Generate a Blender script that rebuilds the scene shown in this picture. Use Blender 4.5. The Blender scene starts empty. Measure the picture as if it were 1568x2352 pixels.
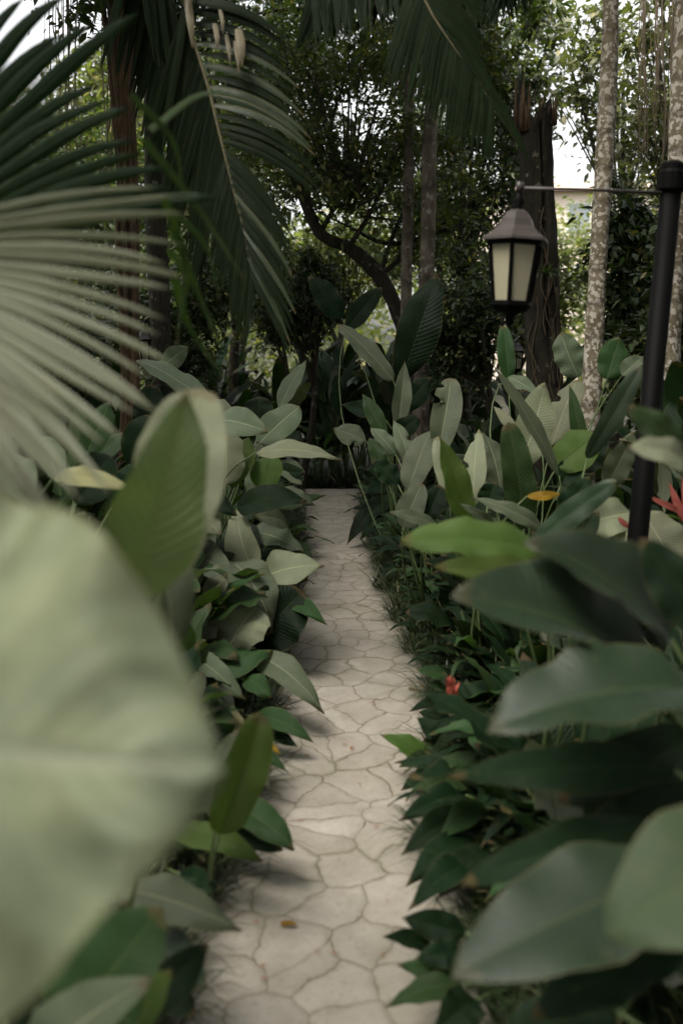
import bpy, math, random
import numpy as np
from mathutils import Vector, Matrix

S = bpy.context.scene
COL = S.collection
R = math.radians
V3 = Vector

# ------------------------------------------------------------------ camera
FPX, CX, CY = 2287.0, 784.0, 1176.0          # focal length and centre in 1568 x 2352 photo pixels
HC = 1.65                                    # eye height
TILT = math.atan((CY - 790.0) / FPX)         # looking slightly down the path
cam = bpy.data.objects.new('camera', bpy.data.cameras.new('camera'))
COL.objects.link(cam)
cam.location = (0, 0, HC)
cam.rotation_euler = (math.pi / 2 - TILT, 0, 0)
cam.data.sensor_fit = 'VERTICAL'
cam.data.sensor_height = 36.0
cam.data.lens = 36.0 * FPX / 2352.0
cam.data.clip_start = 0.05
cam.data.clip_end = 2000
cam.data.dof.use_dof = True
cam.data.dof.focus_distance = 7.0
cam.data.dof.aperture_fstop = 1.9
cam.data.dof.aperture_blades = 0
S.camera = cam
CAMP = V3((0, 0, HC))
FWD = V3((0, math.cos(TILT), -math.sin(TILT)))
UPV = V3((0, math.sin(TILT), math.cos(TILT)))

# ------------------------------------------------------------------ sky, sun, exposure
SUN_EL, SUN_AZ = 58.0, -125.0                # from behind the camera on the left, high
w = bpy.data.worlds.new('World')
S.world = w
w.use_nodes = True
nt = w.node_tree
nt.nodes.clear()
sky = nt.nodes.new('ShaderNodeTexSky')
sky.sky_type = 'NISHITA'
sky.sun_disc = False
sky.sun_elevation = R(SUN_EL)
sky.sun_rotation = R(SUN_AZ)
sky.air_density = 1.6
sky.dust_density = 4.0
hs = nt.nodes.new('ShaderNodeHueSaturation')  # an overcast sky has hardly any blue
hs.inputs['Saturation'].default_value = 0.10
bg = nt.nodes.new('ShaderNodeBackground')
bg.inputs['Strength'].default_value = 0.15
wo = nt.nodes.new('ShaderNodeOutputWorld')
nt.links.new(sky.outputs[0], hs.inputs['Color'])
nt.links.new(hs.outputs[0], bg.inputs['Color'])
nt.links.new(bg.outputs[0], wo.inputs['Surface'])
sl = bpy.data.lights.new('sun', 'SUN')
sl.energy = 2.5
sl.angle = R(38)
sl.color = (1.0, 0.93, 0.82)
so = bpy.data.objects.new('sun', sl)
COL.objects.link(so)
sdir = V3((math.sin(R(SUN_AZ)) * math.cos(R(SUN_EL)), math.cos(R(SUN_AZ)) * math.cos(R(SUN_EL)), math.sin(R(SUN_EL))))
so.rotation_euler = (-sdir).to_track_quat('-Z', 'Y').to_euler()
so.location = sdir * 30
S.view_settings.view_transform = 'Standard'
S.view_settings.look = 'None'
S.view_settings.exposure = 1.36
S.view_settings.gamma = 1.0
S.render.engine = 'CYCLES'
S.cycles.use_denoising = True
S.cycles.max_bounces = 5
S.cycles.diffuse_bounces = 2
S.cycles.glossy_bounces = 2
S.cycles.transmission_bounces = 3
S.cycles.transparent_max_bounces = 4
S.cycles.sample_clamp_indirect = 4.0


# ------------------------------------------------------------------ helpers
def at(px, py, d):
    """World point seen at photo pixel (px, py) at depth d metres along the view axis."""
    return CAMP + FWD * d + V3((1, 0, 0)) * ((px - CX) / FPX * d) + UPV * (-(py - CY) / FPX * d)


def tag(o, label=None, cat=None, group=None, kind=None):
    if label: o['label'] = label
    if cat: o['category'] = cat
    if group: o['group'] = group
    if kind: o['kind'] = kind
    return o


def thing(name, loc, label, cat, group=None):
    o = bpy.data.objects.new(name, None)
    o.empty_display_size = 0.1
    COL.objects.link(o)
    o.location = loc
    return tag(o, label, cat, group)


def mk(name, verts, faces, mat, parent=None, origin=None, uv=None, smooth=True, extra_mats=(), mat_idx=None):
    """One mesh object; verts are world coordinates, made local to the origin."""
    v = np.asarray(verts, dtype=np.float64).reshape(-1, 3)
    if origin is not None:
        v = v - np.array(origin)[None, :]
    me = bpy.data.meshes.new(name)
    f = faces
    if isinstance(f, np.ndarray):
        n, k = f.shape
        me.vertices.add(len(v))
        me.vertices.foreach_set('co', v.astype(np.float32).ravel())
        me.loops.add(n * k)
        me.loops.foreach_set('vertex_index', f.astype(np.int32).ravel())
        me.polygons.add(n)
        me.polygons.foreach_set('loop_start', np.arange(0, n * k, k, dtype=np.int32))
        me.update(calc_edges=True)
    else:
        me.from_pydata([tuple(x) for x in v], [], [tuple(int(i) for i in q) for q in f])
        me.update()
    if uv is not None:
        lay = me.uv_layers.new(name='UVMap')
        idx = np.zeros(len(me.loops), dtype=np.int32)
        me.loops.foreach_get('vertex_index', idx)
        lay.data.foreach_set('uv', np.asarray(uv, dtype=np.float32)[idx].ravel())
    if smooth:
        me.polygons.foreach_set('use_smooth', np.ones(len(me.polygons), dtype=bool))
    me.materials.append(mat)
    for m in extra_mats:
        me.materials.append(m)
    if mat_idx is not None:
        me.polygons.foreach_set('material_index', np.asarray(mat_idx, dtype=np.int32))
    o = bpy.data.objects.new(name, me)
    COL.objects.link(o)
    if parent is not None:
        o.parent = parent
    elif origin is not None:
        o.location = origin
    return o


class MB:
    """Collects shapes, builds them as ONE mesh."""
    def __init__(self):
        self.v, self.f, self.uv = [], [], []

    def add(self, v, f, uv=None):
        b = len(self.v)
        self.v += [tuple(x) for x in v]
        self.f += [tuple(int(i) + b for i in q) for q in f]
        self.uv += [tuple(x) for x in uv] if uv is not None else [(0.5, 0.5)] * len(v)

    def tube(self, pts, rad, n=8, cap=True, noise=0.0, seed=0, nf=3.0):
        pts = [V3(p) for p in pts]
        if not hasattr(rad, '__len__'): rad = [rad] * len(pts)
        rng = random.Random(seed)
        ph = [rng.uniform(0, 6.28) for _ in range(6)]
        vs, fs = [], []
        up = None
        for i, p in enumerate(pts):
            a = pts[max(i - 1, 0)]; b = pts[min(i + 1, len(pts) - 1)]
            t = (b - a).normalized()
            if up is None:
                up = V3((1, 0, 0)) if abs(t.x) < 0.8 else V3((0, 1, 0))
            s = t.cross(up).normalized()
            u = s.cross(t).normalized()
            up = u
            for k in range(n):
                an = 2 * math.pi * k / n
                r = rad[i]
                if noise:
                    r *= 1 + noise * (math.sin(2 * an + ph[0] + i * 0.5) + math.sin(3 * an + ph[1] - i * 0.37) + math.sin(nf * i * 0.9 + ph[2]) * 0.6)
                vs.append(p + (s * math.cos(an) + u * math.sin(an)) * r)
        for i in range(len(pts) - 1):
            for k in range(n):
                k2 = (k + 1) % n
                fs.append((i * n + k, i * n + k2, (i + 1) * n + k2, (i + 1) * n + k))
        if cap:
            fs.append(tuple(range(n - 1, -1, -1)))
            fs.append(tuple((len(pts) - 1) * n + k for k in range(n)))
        self.add(vs, fs)

    def lathe(self, prof, c, n=12, ax=V3((0, 0, 1)), rot=0.0, cap=True):
        """prof: (radius, height) along axis z from c."""
        vs, fs = [], []
        c = V3(c)
        for r, h in prof:
            for k in range(n):
                a = 2 * math.pi * k / n + rot
                vs.append(c + V3((r * math.cos(a), r * math.sin(a), h)))
        for i in range(len(prof) - 1):
            for k in range(n):
                k2 = (k + 1) % n
                fs.append((i * n + k, i * n + k2, (i + 1) * n + k2, (i + 1) * n + k))
        if cap:
            fs.append(tuple(range(n - 1, -1, -1)))
            fs.append(tuple((len(prof) - 1) * n + k for k in range(n)))
        self.add(vs, fs)

    def box(self, c, sx, sy, sz, rz=0.0):
        c = V3(c); vs = []
        for z in (-1, 1):
            for x, y in ((-1, -1), (1, -1), (1, 1), (-1, 1)):
                X, Y = x * sx / 2, y * sy / 2
                vs.append(c + V3((X * math.cos(rz) - Y * math.sin(rz), X * math.sin(rz) + Y * math.cos(rz), z * sz / 2)))
        self.add(vs, [(3, 2, 1, 0), (4, 5, 6, 7), (0, 1, 5, 4), (1, 2, 6, 5), (2, 3, 7, 6), (3, 0, 4, 7)])

    def build(self, name, mat, parent=None, origin=None, smooth=True):
        return mk(name, self.v, self.f, mat, parent, origin, uv=self.uv, smooth=smooth)


def curve(pts, n):
    """Catmull-Rom through the points."""
    P = [V3(p) for p in pts]
    P = [P[0] * 2 - P[1]] + P + [P[-1] * 2 - P[-2]]
    out = []
    m = len(P) - 3
    for j in range(n + 1):
        u = j / n * m
        i = min(int(u), m - 1)
        t = u - i
        a, b, c, d = P[i:i + 4]
        out.append(0.5 * ((2 * b) + (c - a) * t + (2 * a - 5 * b + 4 * c - d) * t * t + (3 * b - a - 3 * c + d) * t ** 3))
    return out


# ------------------------------------------------------------------ materials
def newmat(name):
    m = bpy.data.materials.new(name)
    m.use_nodes = True
    n = m.node_tree
    n.nodes.clear()
    out = n.nodes.new('ShaderNodeOutputMaterial')
    return m, n, out


def nd(n, t, **kw):
    x = n.nodes.new(t)
    for k, v in kw.items():
        setattr(x, k, v)
    return x


def math_(n, op, a, b=None, c=None, clamp=False):
    x = n.nodes.new('ShaderNodeMath')
    x.operation = op
    x.use_clamp = clamp
    for i, q in enumerate((a, b, c)):
        if q is None: continue
        if isinstance(q, (int, float)): x.inputs[i].default_value = q
        else: n.links.new(q, x.inputs[i])
    return x.outputs[0]


def mixc(n, fac, a, b, mode='MIX'):
    x = n.nodes.new('ShaderNodeMix')
    x.data_type = 'RGBA'
    x.blend_type = mode
    if isinstance(fac, (int, float)): x.inputs[0].default_value = fac
    else: n.links.new(fac, x.inputs[0])
    for i, q in ((6, a), (7, b)):
        if isinstance(q, tuple): x.inputs[i].default_value = (*q, 1) if len(q) == 3 else q
        else: n.links.new(q, x.inputs[i])
    return x.outputs[2]


def noise(n, scale, detail=4, rough=0.55, coord=None, dist=0.0):
    x = n.nodes.new('ShaderNodeTexNoise')
    x.inputs['Scale'].default_value = scale
    x.inputs['Detail'].default_value = detail
    x.inputs['Roughness'].default_value = rough
    x.inputs['Distortion'].default_value = dist
    if coord is not None: n.links.new(coord, x.inputs['Vector'])
    return x


def ramp(n, fac, stops):
    x = n.nodes.new('ShaderNodeValToRGB')
    e = x.color_ramp.elements
    while len(e) < len(stops): e.new(0.5)
    for k, (p, c) in enumerate(stops):
        e[k].position = p
        e[k].color = (*c, 1) if len(c) == 3 else c
    n.links.new(fac, x.inputs[0])
    return x.outputs[0]


def bump(n, h, strength=0.3, dist=0.01):
    x = n.nodes.new('ShaderNodeBump')
    x.inputs['Strength'].default_value = strength
    x.inputs['Distance'].default_value = dist
    n.links.new(h, x.inputs['Height'])
    return x.outputs[0]


def leaf_mat(name, top, under, rib, trans=0.18, rough=0.42, freq=26.0, slope=7.0, stripe=0.25, spots=0.25, ribw=0.022, spec=0.2, bmp=0.4, tipbrown=.5, mott=.5, lit=(1.35, 1.3, 1.15)):
    """Big leaf blade: u runs along the blade, v across it."""
    m, n, out = newmat(name)
    uvn = nd(n, 'ShaderNodeUVMap'); uvn.uv_map = 'UVMap'
    sep = nd(n, 'ShaderNodeSeparateXYZ')
    n.links.new(uvn.outputs[0], sep.inputs[0])
    u, v = sep.outputs[0], sep.outputs[1]
    av = math_(n, 'ABSOLUTE', math_(n, 'SUBTRACT', v, 0.5))
    ph = math_(n, 'SUBTRACT', math_(n, 'MULTIPLY', u, freq), math_(n, 'MULTIPLY', av, slope))
    wv = math_(n, 'SINE', math_(n, 'MULTIPLY', ph, 6.2832))
    wf = math_(n, 'SINE', math_(n, 'MULTIPLY', ph, 6.2832 * 3))
    vein = math_(n, 'POWER', math_(n, 'MULTIPLY_ADD', wv, 0.5, 0.5), 3.0)
    geo = nd(n, 'ShaderNodeNewGeometry')
    oi = nd(n, 'ShaderNodeObjectInfo')
    tc = nd(n, 'ShaderNodeTexCoord')
    nz = noise(n, 9.0, 5, 0.6, tc.outputs['Object'])
    nz2 = noise(n, 45.0, 3, 0.6, tc.outputs['Object'])
    base = mixc(n, geo.outputs['Backfacing'], top, under)
    dark = mixc(n, 1.0, base, (0.55, 0.56, 0.5), 'MULTIPLY')
    lite = mixc(n, 1.0, base, lit, 'MULTIPLY')
    c = mixc(n, math_(n, 'MULTIPLY', vein, stripe), base, dark)
    c = mixc(n, ramp(n, nz.outputs[0], [(0.35, (0, 0, 0)), (0.75, (1, 1, 1))]), c, mixc(n, mott, c, lite))
    c = mixc(n, math_(n, 'MULTIPLY', ramp(n, nz2.outputs[0], [(0.62, (0, 0, 0)), (0.72, (1, 1, 1))]), spots), c,
             mixc(n, 0.6, c, (0.12, 0.10, 0.04)))
    ribm = math_(n, 'SUBTRACT', 1.0, math_(n, 'SMOOTH_MIN', math_(n, 'DIVIDE', av, ribw), 1.0, 0.1), clamp=True)
    c = mixc(n, ribm, c, rib)
    edge = ramp(n, av, [(0.475, (0, 0, 0)), (0.5, (1, 1, 1))])
    c = mixc(n, math_(n, 'MULTIPLY', edge, 0.35), c, (0.16, 0.13, 0.05))
    tip = math_(n, 'MULTIPLY', ramp(n, math_(n, 'ADD', u, math_(n, 'MULTIPLY', nz2.outputs[0], .12)), [(.98, (0, 0, 0)), (1.0, (1, 1, 1))]), tipbrown)
    c = mixc(n, tip, c, (0.1, 0.065, 0.028))
    hv = nd(n, 'ShaderNodeHueSaturation')
    n.links.new(c, hv.inputs['Color'])
    n.links.new(math_(n, 'MULTIPLY_ADD', oi.outputs['Random'], 0.5, 0.74), hv.inputs['Value'])
    n.links.new(math_(n, 'MULTIPLY_ADD', oi.outputs['Random'], 0.03, 0.485), hv.inputs['Hue'])
    p = nd(n, 'ShaderNodeBsdfPrincipled')
    n.links.new(hv.outputs[0], p.inputs['Base Color'])
    n.links.new(math_(n, 'MULTIPLY_ADD', nz.outputs[0], 0.22, rough - 0.1), p.inputs['Roughness'])
    p.inputs['Specular IOR Level'].default_value = spec
    h = math_(n, 'ADD', math_(n, 'MULTIPLY', wv, 0.5), math_(n, 'MULTIPLY', wf, 0.18))
    h = math_(n, 'ADD', h, math_(n, 'MULTIPLY', nz.outputs[0], 2.0))
    h = math_(n, 'ADD', h, math_(n, 'MULTIPLY', ribm, -1.5))
    n.links.new(bump(n, h, bmp, 0.006), p.inputs['Normal'])
    t = nd(n, 'ShaderNodeBsdfTranslucent')
    tcx = mixc(n, 1.0, hv.outputs[0], (1.5, 1.9, 0.6), 'MULTIPLY')
    n.links.new(tcx, t.inputs['Color'])
    ms = nd(n, 'ShaderNodeMixShader')
    ms.inputs[0].default_value = trans
    n.links.new(p.outputs[0], ms.inputs[1])
    n.links.new(t.outputs[0], ms.inputs[2])
    n.links.new(ms.outputs[0], out.inputs[0])
    return m


def crown_mat(name, a, b, c3=None, trans=0.3, rough=0.5):
    """Small leaves: every leaf its own tone."""
    m, n, out = newmat(name)
    geo = nd(n, 'ShaderNodeNewGeometry')
    tc = nd(n, 'ShaderNodeTexCoord')
    nz = noise(n, 0.9, 3, 0.5, tc.outputs['Object'])
    r = geo.outputs['Random Per Island']
    stops = [(0.0, a), (0.8, b)] + ([(0.93, b), (0.96, c3)] if c3 else [])
    col = ramp(n, r, stops)
    col = mixc(n, nz.outputs[0], col, mixc(n, 1.0, col, (1.5, 1.5, 1.3), 'MULTIPLY'))
    p = nd(n, 'ShaderNodeBsdfPrincipled')
    n.links.new(col, p.inputs['Base Color'])
    p.inputs['Roughness'].default_value = rough
    p.inputs['Specular IOR Level'].default_value = 0.4
    t = nd(n, 'ShaderNodeBsdfTranslucent')
    n.links.new(mixc(n, 1.0, col, (1.6, 1.9, 0.6), 'MULTIPLY'), t.inputs['Color'])
    ms = nd(n, 'ShaderNodeMixShader')
    ms.inputs[0].default_value = trans
    n.links.new(p.outputs[0], ms.inputs[1])
    n.links.new(t.outputs[0], ms.inputs[2])
    n.links.new(ms.outputs[0], out.inputs[0])
    return m


def bark_mat(name, a, b, patch=None, patch_amt=0.5, scale=6.0, stretch=4.0, rings=0.0, patch_scale=14.0, bumps=0.5):
    m, n, out = newmat(name)
    tc = nd(n, 'ShaderNodeTexCoord')
    mp = nd(n, 'ShaderNodeMapping')
    mp.inputs['Scale'].default_value = (stretch, stretch, 1.0)
    n.links.new(tc.outputs['Object'], mp.inputs[0])
    nz = noise(n, scale, 8, 0.65, mp.outputs[0])
    c = ramp(n, nz.outputs[0], [(0.3, a), (0.7, b)])
    h = nz.outputs[0]
    if patch:
        pz = noise(n, patch_scale, 4, 0.6, tc.outputs['Object'])
        vo = nd(n, 'ShaderNodeTexVoronoi')
        vo.inputs['Scale'].default_value = patch_scale * 1.1
        n.links.new(tc.outputs['Object'], vo.inputs['Vector'])
        k = math_(n, 'SUBTRACT', pz.outputs[0], math_(n, 'MULTIPLY', vo.outputs['Distance'], 0.32))
        lo = 0.52 - 0.3 * patch_amt
        msk = ramp(n, k, [(lo, (0, 0, 0)), (lo + 0.04, (1, 1, 1))])
        pc = mixc(n, nz.outputs[0], patch, tuple(x * 0.6 for x in patch))
        c = mixc(n, msk, c, pc)
        h = math_(n, 'ADD', h, math_(n, 'MULTIPLY', msk, 0.25))
    if rings:
        sp = nd(n, 'ShaderNodeSeparateXYZ')
        n.links.new(tc.outputs['Object'], sp.inputs[0])
        rg = math_(n, 'SINE', math_(n, 'ADD', math_(n, 'MULTIPLY', sp.outputs[2], rings), math_(n, 'MULTIPLY', nz.outputs[0], 3.0)))
        rr = math_(n, 'POWER', math_(n, 'MULTIPLY_ADD', rg, 0.5, 0.5), 8.0)
        c = mixc(n, math_(n, 'MULTIPLY', rr, 0.55), c, tuple(x * 0.5 for x in a))
        h = math_(n, 'SUBTRACT', h, math_(n, 'MULTIPLY', rr, 0.4))
    p = nd(n, 'ShaderNodeBsdfPrincipled')
    n.links.new(c, p.inputs['Base Color'])
    p.inputs['Roughness'].default_value = 0.9
    p.inputs['Specular IOR Level'].default_value = 0.2
    n.links.new(bump(n, h, bumps, 0.03), p.inputs['Normal'])
    n.links.new(p.outputs[0], out.inputs[0])
    return m


def plain(name, col, rough=0.6, metal=0.0, var=0.3, scale=12.0, trans=0.0, bumps=0.1, spec=0.3):
    m, n, out = newmat(name)
    tc = nd(n, 'ShaderNodeTexCoord')
    nz = noise(n, scale, 5, 0.6, tc.outputs['Object'])
    c = mixc(n, nz.outputs[0], tuple(x * (1 - var) for x in col), tuple(min(1, x * (1 + var)) for x in col))
    p = nd(n, 'ShaderNodeBsdfPrincipled')
    n.links.new(c, p.inputs['Base Color'])
    p.inputs['Roughness'].default_value = rough
    p.inputs['Metallic'].default_value = metal
    p.inputs['Specular IOR Level'].default_value = spec
    n.links.new(bump(n, nz.outputs[0], bumps, 0.01), p.inputs['Normal'])
    if trans:
        t = nd(n, 'ShaderNodeBsdfTranslucent')
        n.links.new(c, t.inputs['Color'])
        ms = nd(n, 'ShaderNodeMixShader')
        ms.inputs[0].default_value = trans
        n.links.new(p.outputs[0], ms.inputs[1])
        n.links.new(t.outputs[0], ms.inputs[2])
        n.links.new(ms.outputs[0], out.inputs[0])
    else:
        n.links.new(p.outputs[0], out.inputs[0])
    return m


M = {}
M['dark'] = leaf_mat('dark leaf', (0.006, 0.017, 0.006), (0.018, 0.036, 0.013), (0.02, 0.038, 0.013), trans=0.1, rough=0.5, freq=24, stripe=.6, spec=.11)
M['mid'] = leaf_mat('mid green leaf', (0.024, 0.052, 0.016), (0.05, 0.082, 0.03), (0.075, 0.1, 0.035), trans=0.2, rough=.48, freq=28, stripe=.4)
M['silver'] = leaf_mat('silvery leaf', (0.085, 0.108, 0.066), (0.14, 0.158, 0.108), (0.26, 0.28, 0.17), trans=0.12, rough=0.48, freq=32, stripe=0.8, spec=.25)
M['pale'] = leaf_mat('pale leaf', (0.17, 0.185, 0.12), (0.24, 0.25, 0.175), (0.34, 0.34, 0.21), trans=0.13, rough=0.5, freq=30, stripe=0.7)
M['bright'] = leaf_mat('bright green leaf', (0.06, 0.1, 0.022), (0.08, 0.125, 0.035), (0.045, 0.06, 0.02), trans=0.35, rough=0.5, freq=26, stripe=.4)
M['blue'] = leaf_mat('dark blade with pale underside', (0.014, 0.027, 0.013), (0.11, 0.12, 0.09), (0.04, 0.055, 0.022), trans=0.08, rough=0.46, freq=30, slope=5, bmp=.2, spec=.28, tipbrown=.2)
M['milky'] = leaf_mat('milky green leaf', (0.12, 0.135, 0.085), (0.175, 0.182, 0.125), (0.165, 0.172, 0.118), trans=0.15, rough=0.5, freq=5, slope=3, stripe=1.0, spots=0.0, ribw=0.035, bmp=.3, tipbrown=0, mott=1.0, lit=(1.75, 1.62, 1.55))
M['deep'] = leaf_mat('deep green leaf', (0.03, 0.045, 0.02), (0.06, 0.08, 0.04), (0.07, 0.085, 0.04), trans=0.12, rough=.42, freq=18, stripe=.3, tipbrown=0)
M['fresh'] = leaf_mat('fresh green leaf', (0.105, 0.13, 0.062), (0.135, 0.16, 0.08), (0.13, 0.14, 0.07), trans=0.3, rough=0.5, freq=16, stripe=.3)
M['yellow'] = leaf_mat('yellow leaf', (0.3, 0.18, 0.02), (0.32, 0.2, 0.03), (0.36, 0.25, 0.07), trans=0.3, freq=20)
M['tan'] = leaf_mat('dry leaf', (0.2, 0.19, 0.1), (0.24, 0.22, 0.12), (0.25, 0.2, 0.1), trans=0.2)
M['stem'] = plain('green stem', (0.07, 0.1, 0.035), 0.5, scale=30)
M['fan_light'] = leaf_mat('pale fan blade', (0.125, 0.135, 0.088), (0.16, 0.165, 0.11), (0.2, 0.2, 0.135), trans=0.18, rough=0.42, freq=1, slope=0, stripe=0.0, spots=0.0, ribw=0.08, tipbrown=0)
M['fan_shaded'] = leaf_mat('shaded fan blade', (0.009, 0.02, 0.008), (0.018, 0.03, 0.012), (0.045, 0.064, 0.03), trans=0.15, rough=0.4, freq=1, slope=0, stripe=0.0, spots=0.0, ribw=0.08, tipbrown=0)  # upper fan of the same palm, its shade put into the colour
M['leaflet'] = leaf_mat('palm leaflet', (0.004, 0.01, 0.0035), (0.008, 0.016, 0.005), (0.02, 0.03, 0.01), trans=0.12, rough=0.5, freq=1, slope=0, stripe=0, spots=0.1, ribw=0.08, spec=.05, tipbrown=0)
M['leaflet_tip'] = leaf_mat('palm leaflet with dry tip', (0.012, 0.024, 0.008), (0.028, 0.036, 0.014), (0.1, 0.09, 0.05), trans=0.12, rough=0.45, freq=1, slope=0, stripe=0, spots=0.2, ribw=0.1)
M['dry_leaflet'] = leaf_mat('dry leaflet', (0.12, 0.105, 0.068), (0.13, 0.112, 0.07), (0.12, 0.1, 0.06), trans=0.1, rough=0.6, freq=1, slope=0, stripe=0, spots=0.3, ribw=0.08)
M['rachis'] = plain('frond midrib', (0.1, 0.085, 0.045), 0.5, scale=20)
M['grass'] = crown_mat('mondo grass blade', (0.006, 0.014, 0.005), (0.022, 0.036, 0.013), (0.16, 0.15, 0.08), trans=0.1, rough=0.45)
M['crown_dark'] = crown_mat('dark tree leaves', (0.007, 0.017, 0.005), (0.03, 0.046, 0.016), (0.1, 0.09, 0.03), trans=0.22)
M['crown_mid'] = crown_mat('mid tree leaves', (0.02, 0.036, 0.013), (0.065, 0.082, 0.03), (0.16, 0.14, 0.05), trans=0.3)
M['crown_light'] = crown_mat('sunny tree leaves', (0.045, 0.06, 0.022), (0.12, 0.128, 0.062), (0.24, 0.2, 0.1), trans=0.4)  # lighter greens, with the sun on distant foliage put into the colour
M['crown_fine'] = crown_mat('fine dull tree leaves', (0.018, 0.036, 0.012), (0.08, 0.1, 0.038), (0.2, 0.17, 0.065), trans=0.3)
M['crown_grey'] = crown_mat('greyish tree leaves', (0.04, 0.05, 0.026), (0.13, 0.135, 0.08), (0.26, 0.23, 0.13), trans=0.25)
M['bark_dark'] = bark_mat('dark mossy bark', (0.008, 0.008, 0.005), (0.045, 0.038, 0.025), (0.12, 0.12, 0.085), 0.12, scale=5)
M['bark_pale'] = bark_mat('pale lichen bark', (0.08, 0.065, 0.04), (0.19, 0.16, 0.11), (0.42, 0.39, 0.33), 0.6, scale=9, stretch=1.5, rings=26, patch_scale=27, bumps=0.35)
M['bark_brown'] = bark_mat('brown fibrous bark', (0.022, 0.013, 0.007), (0.1, 0.066, 0.035), None, scale=7, stretch=7)
M['bark_stump'] = bark_mat('rotting stump bark', (0.002, 0.002, 0.001), (0.022, 0.018, 0.01), (0.09, 0.085, 0.06), 0.1, scale=5, stretch=2.5, patch_scale=10, bumps=0.9)
M['bark_grey'] = bark_mat('grey brown bark', (0.05, 0.04, 0.028), (0.16, 0.135, 0.1), (0.26, 0.24, 0.19), 0.3, scale=6, stretch=3, rings=14)
M['twig'] = plain('twig bark', (0.04, 0.034, 0.024), 0.9, scale=30)
M['vine'] = plain('hanging vine', (0.16, 0.125, 0.08), 0.9, scale=30)
M['iron'] = plain('black painted iron', (0.002, 0.002, 0.002), 0.6, var=0.3, scale=40, bumps=0.05, spec=0.06)
M['iron_roof'] = plain('weathered lantern roof', (0.045, 0.038, 0.034), 0.42, var=0.35, scale=25, bumps=0.06)
M['glass'] = plain('frosted lantern glass', (0.46, 0.43, 0.3), 0.4, var=0.05, scale=8, trans=0.35, bumps=0.02)
M['red'] = plain('red flower', (0.22, 0.055, 0.042), 0.5, scale=30, trans=0.25)
M['runner'] = plain('climbing runner', (0.035, 0.026, 0.014), 0.9, scale=30)
M['coral'] = plain('coral flower', (0.42, 0.1, 0.07), 0.5, scale=30, trans=0.25)
M['fallen'] = plain('fallen brown leaf', (0.22, 0.09, 0.035), 0.7, scale=40)

# ------------------------------------------------------------------ leaves
def prof(shape, t):
    if shape == 'oval': a, b = 0.62, 0.8
    elif shape == 'lance': a, b = 0.75, 1.1
    elif shape == 'banana': a, b = 0.42, 0.46
    elif shape == 'round': a, b = 0.48, 0.6
    elif shape == 'tongue': a, b = 0.6, 0.62
    elif shape == 'taro': a, b = 0.35, 0.8
    elif shape == 'heart': a, b = 0.3, 0.85
    elif shape == 'drop': a, b = 0.55, 0.9
    else: a, b = 0.6, 0.6
    tm = a / (a + b)
    return (t ** a) * ((1 - t) ** b) / ((tm ** a) * ((1 - tm) ** b))


def leaf_geo(p0, p1, width, nrm, shape='oval', droop=0.08, fold=0.12, wav=0.05, curl=0.05, nu=14, nv=6, torn=0, seed=0, twist=0.0):
    """Grid of one leaf blade from base p0 to tip p1. Returns verts, faces, uv."""
    rng = random.Random(seed)
    p0, p1 = V3(p0), V3(p1)
    L = (p1 - p0).length
    T = (p1 - p0) / max(L, 1e-6)
    N = (nrm - T * nrm.dot(T))
    if N.length < 1e-4: N = T.orthogonal()
    N.normalize()
    C = (p0 + p1) / 2 + N * droop * L * 2
    ph1, ph2, ph3 = (rng.uniform(0, 6.28) for _ in range(3))
    fr = rng.uniform(2.0, 3.6)
    nts = {}
    for _ in range(torn):
        nts[(rng.randint(int(nu * 0.35), nu - 3), rng.choice((-1, 1)))] = rng.uniform(0.1, 0.55)
    vs, uv, fs = [], [], []
    for i in range(nu + 1):
        s = 0.5 - 0.5 * math.cos(math.pi * i / nu)
        s = 0.55 * s + 0.45 * i / nu
        t = min(max(s, 0.0), 1.0)
        P = p0 * (1 - t) ** 2 + C * (2 * t * (1 - t)) + p1 * t * t
        D = ((C - p0) * (1 - t) + (p1 - C) * t).normalized()
        Sd = D.cross(N).normalized()
        Nn = Sd.cross(D).normalized()
        if twist:
            q = Matrix.Rotation(twist * (t - 0.3), 3, D)
            Sd, Nn = q @ Sd, q @ Nn
        wd = width * 0.5 * prof(shape, min(max(t, 0.004), 0.998))
        if i == 0: wd = min(wd, width * 0.05) if shape != 'heart' else wd
        if i == nu: wd = width * 0.004
        for j in range(nv + 1):
            v = 2 * j / nv - 1
            sd = 1 if v > 0 else -1
            k = abs(v)
            ww = wd * (1 + 0.05 * math.sin(9 * t + ph3 + sd))
            if (i, sd) in nts: ww *= nts[(i, sd)] if k > 0.5 else 1
            off = fold * ww * k - curl * width * k * k * 0.6
            off += wav * width * math.sin(fr * 6.28 * t + (ph1 if sd > 0 else ph2)) * k ** 1.5 * (0.3 + t * (1 - t) * 3)
            off += wav * width * .35 * math.sin(fr * 15 * t + ph2 * sd) * k ** 2 * (t * (1 - t) * 4)
            back = V3((0, 0, 0))
            if shape == 'heart': back = D * (-0.32 * width * k ** 1.2 * max(0, 1 - t * 2.6))
            vs.append(P + Sd * (ww * v) + Nn * off + back)
            uv.append((t, (v + 1) / 2))
    for i in range(nu):
        for j in range(nv):
            a = i * (nv + 1) + j
            fs.append((a, a + 1, a + nv + 2, a + nv + 1))
    return vs, fs, uv


_seed = [11]


def nseed():
    _seed[0] += 7
    return _seed[0]


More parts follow.
